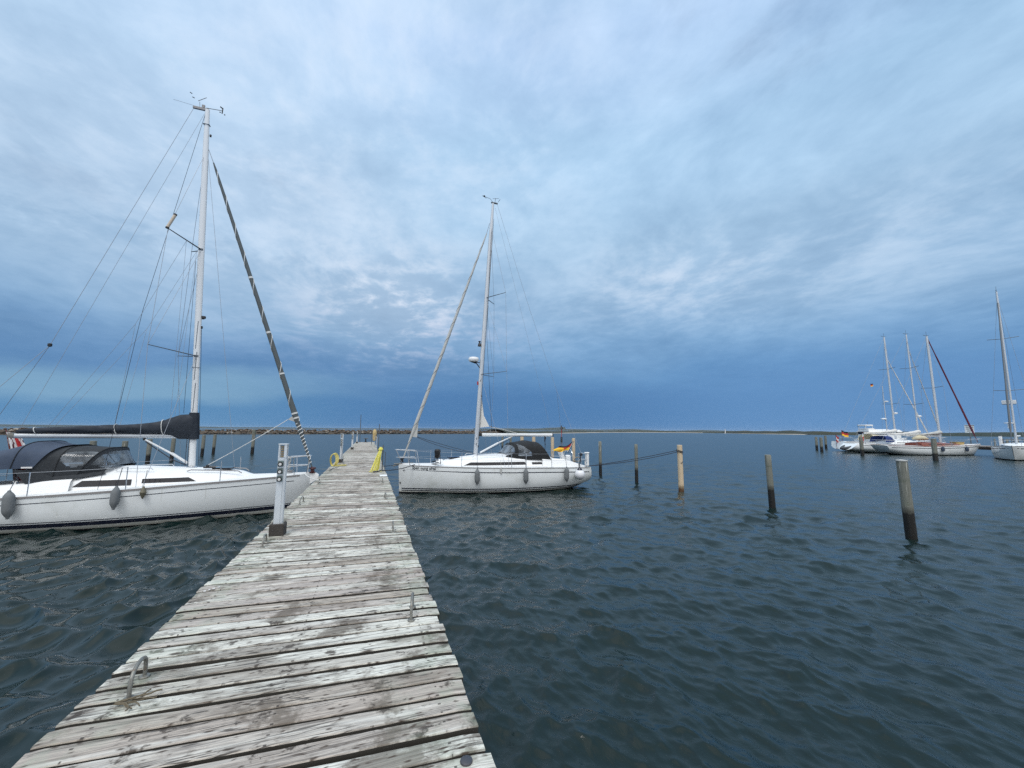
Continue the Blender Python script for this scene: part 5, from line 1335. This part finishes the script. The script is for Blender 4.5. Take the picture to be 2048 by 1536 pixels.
MB().lathe([(.006, -.14), (.05, -.05), (.075, .04), (.06, .07), (.035, .16), (.012, .20)], (0, 0, 0), 10).build('weight', mat('olive_lead', (.14, .13, .09), .6, var=.2), t)
MB().tube([(0, 0, .20), (0, .10, .62)], .006, 6).build('line', M['ropek'], t)
# ensign hanging over the stern behind the cover
t = thing('flag', 'red and white flag hanging in folds over the stern behind the slate blue cover', 'flag', (-9.95, 15.9, 1.0))
MB().tube([(.35, .1, -.1), (-.05, .1, 1.55)], .014, 8).build('staff', M['mahog'], t)
def hang(u_, v):
    return Vector((-.02 + .30 * (1 - v) + .72 * u_ * (1 - .55 * v), .06 + .10 * math.sin(u_ * 17 + v * 2) * (1.1 - v), .10 + 1.38 * v - .10 * u_ * u_))
def stripes(u_, v):
    k = u_ + .10 * math.sin(v * 6 + 1) + .05 * math.sin(v * 13)
    return 0 if (.40 < k < .62) else (2 if int(k * 22) % 4 == 0 else 1)
flag_cloth(hang, 40, 20, 'cloth', [M['red'], M['whitec'], mat('dark_red_stripe', (.09, .012, .025), .8)], stripes, '', (0, 0, 0)).parent = t  # thin dark red stripes run through the white cloth

# ------------------------------------------------------------------ mooring lines
def line(pts, label, r=.012, m='ropek', name='mooring_line'):
    return tag(MB().tube(pts, r, 7).build(name, M[m]), label, 'mooring line', 'mooring lines')
line(catenary((-1.98, 15.08, 1.16), (-1.36, 13.36, 1.13), .05) + [Vector((-1.33, 13.2, 1.10)), Vector((-1.30, 13.08, 1.13))], 'pale bow line from the left sloop to the handle on the left jetty edge', .014, 'ropew')
line(catenary((1.85, 17.45, 1.18), (.46, 16.2, 1.09), .07) + [Vector((.40, 16.1, 1.07)), Vector((.2, 15.9, 1.07))], 'dark bow line of the right sloop running under its anchor to the jetty', .016)
line(catenary((1.5, 17.95, 1.22), (.55, 17.9, 1.10), .03), 'short dark bow line of the right sloop going straight to the jetty edge', .012)
pt = Vector((13.28, 14.75, 1.80))
def loop(c, r, z0, n=18, ph=0): return [(c[0] + r * math.cos(q + ph), c[1] + r * math.sin(q + ph), z0 + .04 * math.cos(q)) for q in [2 * math.pi * k / n for k in range(n + 1)]]
line(catenary((9.50, 16.50, 1.02), pt + Vector((-.12, .08, -.02)), .05) + loop(pt, .13, 1.78, ph=2.4), 'upper dark stern line from the right sloop to the pale new pile', .014)
line(catenary((9.35, 16.45, 1.03), pt + Vector((-.13, .02, -.08)), .10) + loop(pt, .135, 1.72, ph=2.6), 'lower slack dark stern line from the right sloop to the pale new pile', .014)
line(catenary((9.75, 17.2, .75), (12.6, 20.4, .02), .10) + [Vector((13.0, 20.9, -.3))], 'thin dark line from the stern of the right sloop dipping into the water', .010)
line([(13.3, 14.62, 1.30), (13.25, 14.62, 1.22), (13.2, 14.64, 1.25)], 'short dark cord nailed halfway up the pale new pile', .010)

# ------------------------------------------------------------------ yachts, pier and sign across the harbour
hx_, hy_ = .951, -.309
def far_yacht(bow, rz, L, B, label, mastx, masth, sheer=1.15, roofm='deck', stay='sail', stayr=.05, boomcol='sailw', hood=None, spreaders=1, rail=True, roofz=.30, mastw=.11, counter=.25, boot='navy', stayz=.94, radar=None, cover=True, spw=1.3):
    rt = thing('sailboat', label, 'sailboat', (bow[0], bow[1], 0), rz, 'yachts moored across the harbour')
    H = Hull(L, B, [(0, sheer + .22), (.3, sheer + .05), (.6, sheer - .06), (1, sheer + .02)], [(0, .10), (.08, -.2), (.3, -.5), (.7, -.4), (.88, .0), (1, .30)], stem=.9, transom=counter, bstern=.62, full=.58, v0=1.5)
    hull = H.build(rt, [M['gel'], M['anti']], wl=.10, n=30)
    H.ribbon('cove_stripe', -.27, -.20, .03, .97, M[boot], hull, rel=True, n=24); H.ribbon('toe_rail', -.03, .03, .02, .99, M['mahog'] if roofm == 'mahog' else M['grey'], rt, rel=True, off=.012, n=24)
    H.deck(rt, M['nonslip'], n=24)
    S_ = H.S(.4)
    tab = [(L * .22, .4, S_ + .08, S_ + .14), (L * .27, .7, S_ + roofz * .7, S_ + roofz * .85), (L * .45, B * .62, S_ + roofz, S_ + roofz + .12), (L * .64, B * .62, S_ + roofz, S_ + roofz + .12), (L * .66, B * .62, S_ + roofz * .8, S_ + roofz)]
    roof, wall = box_trunk(H, rt, tab, M[roofm], n=24)
    for a_, b_ in ((.33, .44), (.47, .60)): window(wall, roof, (L * a_, L * a_ + .05, L * b_ - .05, L * b_, S_ + roofz * .32, S_ + roofz * .62), n=6)
    if hood:
        hoops = [(L * .60, L * .60, S_ + roofz - .02, S_ + roofz + .15, B * .5), (L * .64, L * .635, S_ + roofz - .05, S_ + roofz + .72, B * .62), (L * .72, L * .70, S_ + .2, S_ + roofz + .75, B * .64)]
        hoops_surface(hoops, rt, 'sprayhood', M[hood], nsub=4, na=20)
    mast = make_mast(rt, (mastx, 0, S_ + .2), (mastx + .25, 0, masth), M['mastg'], mastw, mastw * .7, .8, .9)
    mx = lambda z: mastx + .25 * z / masth
    for k in range(spreaders):
        z = lerp(S_, masth, (k + 1) / (spreaders + 1) + .02)
        for s_ in (1, -1):
            MB().tube([(mx(z), 0, z), (mx(z) + .15, s_ * spw, z + .1)], .03, 6).build('spreader', M['greyst'], mast)
    for s_ in (1, -1): wire(rt, [(mx(masth * .97), 0, masth * .97), (mx(masth * .5) + .15, s_ * spw, lerp(S_, masth, 1 / (spreaders + 1) + .02) + .1), (mastx + .4, s_ * B * .9, S_)], 'shroud', .012)
    wire(rt, [(mx(masth), 0, masth), (L * .98, 0, H.S(1) + .1)], 'backstay', .012)
    a, b_ = Vector((.35, 0, H.S(0) + .25)), Vector((mx(masth * stayz) - .1, 0, masth * stayz))
    MB().tube([a.lerp(b_, k / 20) for k in range(21)], [stayr * (.4 if k < 2 else 1.25 if k < 8 else 1 if k < 17 else .7) for k in range(21)], 8).build('furled_headsail', M[stay], rt)
    bz = S_ + 1.15
    MB().tube([(mastx + .15, 0, bz), (mastx + L * .33, 0, bz + .02)], .07, 8).build('boom', M['mastw'], rt)
    if cover:
        mb = MB().tube([(lerp(mastx - .05, mastx + L * .33, k / 16), .03 * math.sin(k), bz + .18 + interp(k, [(0, .30), (3, .16), (8, .02), (16, -.04)]) + .02 * math.sin(k * 2.1)) for k in range(17)], [interp(k, [(0, .30), (2, .26), (5, .17), (12, .13), (16, .07)]) for k in range(17)], 10, sq=.8)
        mb.build('sail_cover', M[boomcol], rt, smooth=70)
    mb = MB().tube([(mx(masth) - .3, 0, masth + .15), (mx(masth), 0, masth + .05), (mx(masth) + .45, 0, masth + .16)], .025, 6).tube([(mx(masth), 0, masth), (mx(masth) + .05, 0, masth + .6)], .015, 6)
    mb.build('masthead_gear', M['greyst'], mast)
    if radar:
        MB().lathe([(.02, 0), (.24, .02), (.26, .12), (.20, .22), (.02, .24)], (mx(radar) - .40, 0, radar), 14).tube([(mx(radar), 0, radar - .05), (mx(radar) - .5, 0, radar)], .03, 6).build('radar_dome', M['deck'], mast)
    if rail:
        pts = stanchions(H, rt, [.08, .25, .42, .58, .75, .93], h=.62)
        lifelines(rt, pts, hs=(.60,), r=.010)
        for e_ in (.0, .93):
            pass
        p0 = [Vector((L * .08, s_ * (H.b(.08) - .05), H.S(.08) + .62)) for s_ in (1, -1)]
        MB().tube([p0[0], Vector((-.05, .12, H.S(0) + .66)), Vector((-.05, -.12, H.S(0) + .66)), p0[1]], .02, 6).build('pulpit_rail', M['steel'], rt)
        p0 = [Vector((L * .93, s_ * (H.b(.93) - .05), H.S(.93) + .62)) for s_ in (1, -1)]
        MB().tube([p0[0], Vector((L - .05, H.b(1) * .8, H.S(1) + .62)), Vector((L - .05, -H.b(1) * .8, H.S(1) + .62)), p0[1]], .02, 6).build('pushpit_rail', M['steel'], rt)
    return rt, H
RZ = math.atan2(-hy_, -hx_)       # bows point along (hx, hy)
def pos(k, s): return (63 + .309 * k + hx_ * s, 30.6 + .951 * k + hy_ * s)
yc, HC = far_yacht(pos(0, 8.9), RZ, 13.0, 1.75, 'long white yacht with mahogany deckhouse and dark red furled headsail, nearest of the far group', 5.1, 14.9, sheer=1.12, roofm='mahog', stay='maroon', stayr=.075, boomcol='sail', spreaders=1, mastw=.15, stayz=.975, roofz=.32, counter=-.6)
yb, HB = far_yacht(pos(4.3, 9.4), RZ, 13.2, 1.8, 'white yacht with royal blue sprayhood and a sloping stern, moored between its two neighbours', 3.7, 16.2, sheer=1.2, hood='blue', stay='sail', stayr=.045, boomcol='sailw', spreaders=2, counter=1.1, mastw=.10, stayz=.86, radar=4.8)
ya, HA = far_yacht(pos(8.8, 12.6), RZ, 14.2, 1.9, 'white yacht with small flags at its stern, hindmost of the three far yachts', 5.6, 16.9, sheer=1.35, hood='cream', stay='sailw', stayr=.06, boomcol='sailw', spreaders=2, mastw=.13, stayz=.80, radar=5.4)
yd, HD = far_yacht((59.3, 21.0), R(15), 12.5, 2.0, 'white yacht with twin spreaders and a white board, rightmost, bow towards the viewer', 4.3, 18.0, sheer=1.25, stay='greyst', stayr=.07, boomcol='sailw', spreaders=2, mastw=.13, stayz=.93, cover=False, spw=1.1)
MB().box((5.05, .2, 6.0), (.10, 1.0, .40), ch=.03).build('name_board', M['deck'], yd)
MB().box((4.9, .2, 5.76), (.14, .95, .05), ch=.01).build('board_bracket', M['greyst'], yd)
MB().lathe([(.02, 0), (.34, .02), (.36, .10), (.02, .14)], (4.0, .3, 3.7), 14).lathe([(.02, -.5), (.12, -.48), (.12, -.05), (.02, -.02)], (4.0, .3, 3.7), 10).build('deck_lamp', M['deck'], yd)
# second slim mast and clutter that the far group shows
mz = thing('mizzen_mast', 'slim short mast with two radar domes standing over the stern of the hindmost far yacht', 'mast', (*pos(9.4, 6.4), 0))
MB().tube([(0, 0, 1.2), (-.1, 0, 9.6)], [.07, .05], 8).build('spar', M['mastg'], mz)
MB().lathe([(.02, 0), (.35, .02), (.37, .10), (.05, .22)], (-.5, 0, 4.6), 14).lathe([(.02, 0), (.26, .02), (.26, .14), (.05, .2)], (.5, 0, 7.2), 14).build('radar_dome', M['deck'], mz)
MB().tube([(-.5, 0, 4.6), (0, 0, 4.5)], .03, 6).tube([(.5, 0, 7.2), (-.05, 0, 7.1)], .03, 6).tube([(-.5, -.3, 8.6), (.5, .3, 8.7)], .03, 6).build('bracket', M['greyst'], mz)
def small_flag(loc, w_, h, mats, label, rz=0.0, bands=None, staff=True):
    t = thing('flag', label, 'flag', loc, rz)
    def fn(u_, v): return Vector((-u_ * w_, .06 * math.sin(u_ * 7 + v), v * h - .35 * h * u_ + .03 * math.sin(u_ * 9)))
    flag_cloth(fn, 10, 9, 'cloth', mats, bands or (lambda u_, v: min(2, int(v * 3))), '', (0, 0, 0)).parent = t
    if staff: MB().tube([(0, 0, -1.2), (0, 0, h + .1)], .025, 6).build('staff', M['mahog'], t)
    return t
def fpos(px_az, d): a = R(px_az); return (d * math.sin(a), d * math.cos(a))
G_ = [M['gold'], M['red'], M['blackc']]
q = pos(8.8, -1.0); small_flag((q[0], q[1], 2.2), .9, .75, G_, 'black, red and gold flag flying at the stern of the hindmost far yacht', rz=R(160))
q = pos(8.8, -1.9); small_flag((q[0], q[1], 1.35), .35, .9, [M['red'], M['whitec'], M['red']], 'small red and white flag at the far left stern, drooping beside its mooring pile', rz=R(160))
q = pos(4.3, -2.0); small_flag((q[0], q[1], 1.8), .6, .8, [M['red'], M['red'], M['whitec']], 'red flag drooping at the stern in front of the blue sprayhood', rz=R(30))
small_flag((*pos(9.0, 4.6), 9.5), .85, .42, G_, 'tiny black, red and gold pennant high in the rigging of the far group', rz=R(10), staff=False)
# dinghy and gear on the sterns and decks
t = tag(MB().tube([(1.4 * math.cos(a) - (.3 if abs(math.sin(a)) > .5 else 0), .65 * math.sin(a), .0) for a in [2 * math.pi * k / 20 for k in range(20)]], .20, 10, closed=True).box((0, 0, -.05), (2.2, 1.0, .08), ch=.02).build('rubber_dinghy', mat('dark_grey_rubber', (.06, .07, .08), .6)), 'dark grey rubber dinghy slung across the sloping stern of the far yacht', 'dinghy')
q = pos(4.3, -4.3); t.location = (q[0], q[1], .75); t.rotation_euler = (0, R(12), RZ + R(15)); t.scale = (.7, .8, .8)
q = pos(0, 1.2); t = tag(MB().tube([(-1.0, 0, 0), (-.5, 0, .06), (.2, .1, .12), (.9, 0, .02)], [.16, .34, .42, .15], 10, sq=.8).build('tender_cover', M['cream'], smooth=80), 'cream covered bundle lying on the mahogany deckhouse', 'cover'); t.location = (q[0], q[1], 1.95); t.rotation_euler = (0, 0, RZ)
q = pos(0, 5.9); t = tag(MB().box((0, 0, .1), (1.1, .7, .32), ch=.05).box((0, 0, .27), (1.16, .76, .05), ch=.02).build('deck_box', mat('ochre_box', (.42, .30, .12), .7)), 'ochre yellow box on the foredeck of the long white yacht', 'box'); t.location = (q[0], q[1], 1.30); t.rotation_euler = (0, 0, RZ)
for s_, w_, lb in ((2.9, .3, 'white strut on the deck of the long yacht just behind the pile'), (3.5, .3, 'middle white strut on the deck of the long yacht'), (4.0, .3, 'white strut on the deck of the long yacht nearest its bow')):
    pass
for s_, lb in ((1.9, 'dark round fender on the long far yacht, left of its pile'), (5.4, 'dark navy fender near the bow of the long far yacht')):
    x = 8.9 - s_; p = HC.at_z(x / 13, .78, -1, .16); 
    wx = pos(0, 8.9)[0] + math.cos(RZ) * p[0] - math.sin(RZ) * p[1]; wy = pos(0, 8.9)[1] + math.sin(RZ) * p[0] + math.cos(RZ) * p[1]
    for sd_ in (1,):
        p2 = HC.at_z(x / 13, .78, 1, .16); wx2 = pos(0, 8.9)[0] + math.cos(RZ) * p2[0] - math.sin(RZ) * p2[1]; wy2 = pos(0, 8.9)[1] + math.sin(RZ) * p2[0] + math.cos(RZ) * p2[1]
    if math.hypot(wx2, wy2) < math.hypot(wx, wy): wx, wy = wx2, wy2
    t = tag(MB().lathe([(.02, -.3), (.13, -.24), (.16, -.1), (.16, .12), (.12, .24), (.03, .30)], (0, 0, 0), 12).tube([(0, 0, .3), (0, .1, .5)], .012, 6).build('fender', M['canvasblue']), lb, 'fender'); t.location = (wx, wy, .78)
# motor yacht behind them
t = thing('motor_yacht', 'white motor yacht with dark window band and flybridge behind the far sailing yachts', 'motor yacht', (90.2, 48.3, 0), math.atan2(hy_, hx_))
t.scale = (.66, .75, .86)
Hm = Hull(13.5, 2.1, [(0, 2.0), (.4, 1.8), (1, 1.6)], [(0, 0), (.1, -.4), (.5, -.6), (1, -.4)], stem=1.2, transom=.1, bstern=.92, full=.5)
hm = Hm.build(t, [M['gel'], M['anti']], wl=.15, n=20); hm.location = (8.0, 0, 0); hm.rotation_euler = (0, 0, math.pi)
dk = Hm.deck(t, M['nonslip'], n=16); dk.location = (8.0, 0, 0); dk.rotation_euler = (0, 0, math.pi)
MB().loft([[(x, y, z) for y, z in ((-1.7, 1.7), (1.7, 1.7), (1.6, 2.75), (-1.6, 2.75))] for x in (-4.6, 4.4)] ).build('saloon', M['gel'], t, smooth=30)
mb = MB()
for x0, x1 in ((-4.5, -2.0), (-1.9, .9), (1.0, 2.9)):
    for s_ in (-1, 1): mb.box(((x0 + x1) / 2, s_ * 1.66, 2.98), (x1 - x0, .06, .62), ch=.01)
mb.box((3.9, 0, 2.95), (1.1, 3.1, .95), ch=.05); mb.build('window_band', M['glassdark'], t)
MB().box((-.8, 0, 2.98), (7.6, 3.24, .60), ch=.03).build('window_wall', M['navy'], t)
mb = MB().loft([[(x, y, z) for y, z in ((-1.85, 3.28), (1.85, 3.28), (1.7, zt), (-1.7, zt))] for x, zt in ((-4.9, 3.42), (-3.0, 3.5), (-.5, 3.5), (.6, 3.85), (2.2, 3.5), (3.4, 3.42), (4.0, 3.75), (4.7, 3.42))]); mb.build('roof', M['deck'], t, smooth=30)
MB().loft([[(x, y, z) for y, z in ((-1.5, 3.45), (1.5, 3.45), (1.4, zt), (-1.4, zt))] for x, zt in ((-4.6, 3.9), (-3.2, 4.05), (-1.6, 3.55))]).build('flybridge', M['deck'], t, smooth=30)
mb = MB().box((-3.9, 0, 4.65), (2.3, 2.2, .30), ch=.12)
for x in (-4.9, -3.0):
    for s_ in (-1, 1): mb.tube([(x, s_ * 1.0, 3.8), (x + .1, s_ * 1.0, 4.5)], .05, 6)
mb.build('flybridge_canopy', M['deck'], t)
MB().tube([(-5.2, .8, 4.1), (-5.4, .8, 5.0)], .03, 6).tube([(-3.2, 0, 4.7), (-3.2, 0, 5.5)], .03, 6).build('aerial', M['greyst'], t)
# pier behind the far yachts
def pier2():
    t = thing('far_pier', 'low dark timber pier behind the far yachts with pale posts on it', 'pier', (72.8, 27.3, 0), -math.atan2(.309, .951))
    MB().box((0, -4, 1.05), (2.0, 32, .14), ch=.02).build('deck_boards', M['planks'], t)
    MB().box((-.95, -4, .82), (.14, 32, .34), ch=.02).build('side_beam', M['brownk'], t)
    for k in range(7):
        for s_ in (-.8, .8): MB().tube([(s_, -20 + k * 4.8, -1.2), (s_, -20 + k * 4.8, 1.0)], .16, 8).build('support_pile', M['brownk'], t)
pier2()
def onp(k, off=0): return (72.8 + .309 * k + .951 * off, 27.3 + .951 * k - .309 * off)
for k, lb in ((-.8, 'white pedestal on the far pier right of the long yacht bow'), (9.0, 'white pedestal on the far pier hidden partly behind the masts'),):
    p = onp(k); t = thing('far_pedestal', lb, 'power pedestal', (p[0], p[1], 1.12))
    MB().box((0, 0, .6), (.26, .24, 1.2), ch=.03).build('column', M['deck'], t); MB().box((0, 0, 1.27), (.22, .2, .16), ch=.02).build('lamp_head', M['greyst'], t)
for k, h, r_, lb in ((-2.3, 1.3, .16, 'brown post on the far pier left of the last mast'), (-1.4, .9, .08, 'short thin post on the far pier right of the white pedestal'), (-.2, .9, .08, 'short thin post on the far pier left of the white pedestal')):
    p = onp(k); tag(MB().lathe([(r_, 0), (r_, h * .9), (r_ * .6, h), (.01, h + .02)], (p[0], p[1], 1.12), 10).build('pier_post', M['pile']), lb, 'post')
# railing with cross bars on the far pier
p0, p1 = onp(-2.4, .8), onp(-.4, .8)
t = thing('pier_railing', 'grey two bar railing on the far pier beside the white pedestal', 'railing', (p0[0], p0[1], 1.12))
dv = Vector((p1[0] - p0[0], p1[1] - p0[1], 0))
for z in (.45, .85): MB().tube([(0, 0, z), (dv.x, dv.y, z)], .045, 6).build('bar', M['greyst'], t)
for k in range(5): q = dv * (k / 4); MB().tube([(q.x, q.y, 0), (q.x, q.y, .9)], .05, 6).build('post', M['greyst'], t)
# information board on a post
p = onp(3.5, 1.4); t = thing('notice_board', 'pale board with dark lines of writing on a grey post behind the long yacht', 'notice board', (p[0], p[1], 1.1), R(-62))
MB().tube([(0, 0, 0), (0, 0, 1.7)], .06, 8).build('post', M['greyst'], t)
MB().box((0, 0, 2.15), (.85, .07, 1.05), ch=.02).build('board', mat('pale_board', (.55, .62, .66), .5), t)
mb = MB()
for z, w_ in ((2.60, .82), (2.38, .68), (2.14, .64), (1.88, .5)): mb.box((.03, -.04, z), (w_, .012, .10))
mb.build('text_bars', M['greyst'], t)
MB().box((0, 0, .1), (1.0, .3, .2), ch=.03).build('foot', M['greyst'], t)
# black workboat shape between the last two hulls
t = thing('low_boat', 'low white dinghy lying with its dark hull in the gap between the last two yachts', 'boat', (70.2, 23.6, 0), R(-18))
Hd = Hull(4.2, .8, [(0, .95), (1, .8)], [(0, 0), (.3, -.2), (1, -.1)], stem=.3, transom=.05, bstern=.9, full=.5)
Hd.build(t, [M['gel'], M['anti']], wl=.55, n=14); Hd.deck(t, M['deck'], n=10)
# tiny white beacon far away on the spit
tag(MB().tube([(515, 474, 0), (515, 474, 6.5)], [.8, .5], 8).build('beacon', M['whitec']), 'tiny white beacon on the far spit against the sky', 'beacon')

# ------------------------------------------------------------------ the air over the sea
hz = MB().box((0, 0, 14.75), (17000, 17000, 35.5)).build('haze', bpy.data.materials.new('thin_sea_haze'), None, smooth=0)
hm_ = hz.data.materials[0]; hm_.use_nodes = True; ht = NT(hm_.node_tree)
for n in list(ht.n): ht.n.remove(n)
pv = ht.n.new('ShaderNodeVolumePrincipled'); pv.inputs['Color'].default_value = (.72, .84, .97, 1); pv.inputs['Density'].default_value = 4e-5
ho = ht.n.new('ShaderNodeOutputMaterial'); ht.l.new(pv.outputs[0], ho.inputs['Volume'])
tag(hz, 'thin blue sea haze over the harbour and the bay', kind='stuff')
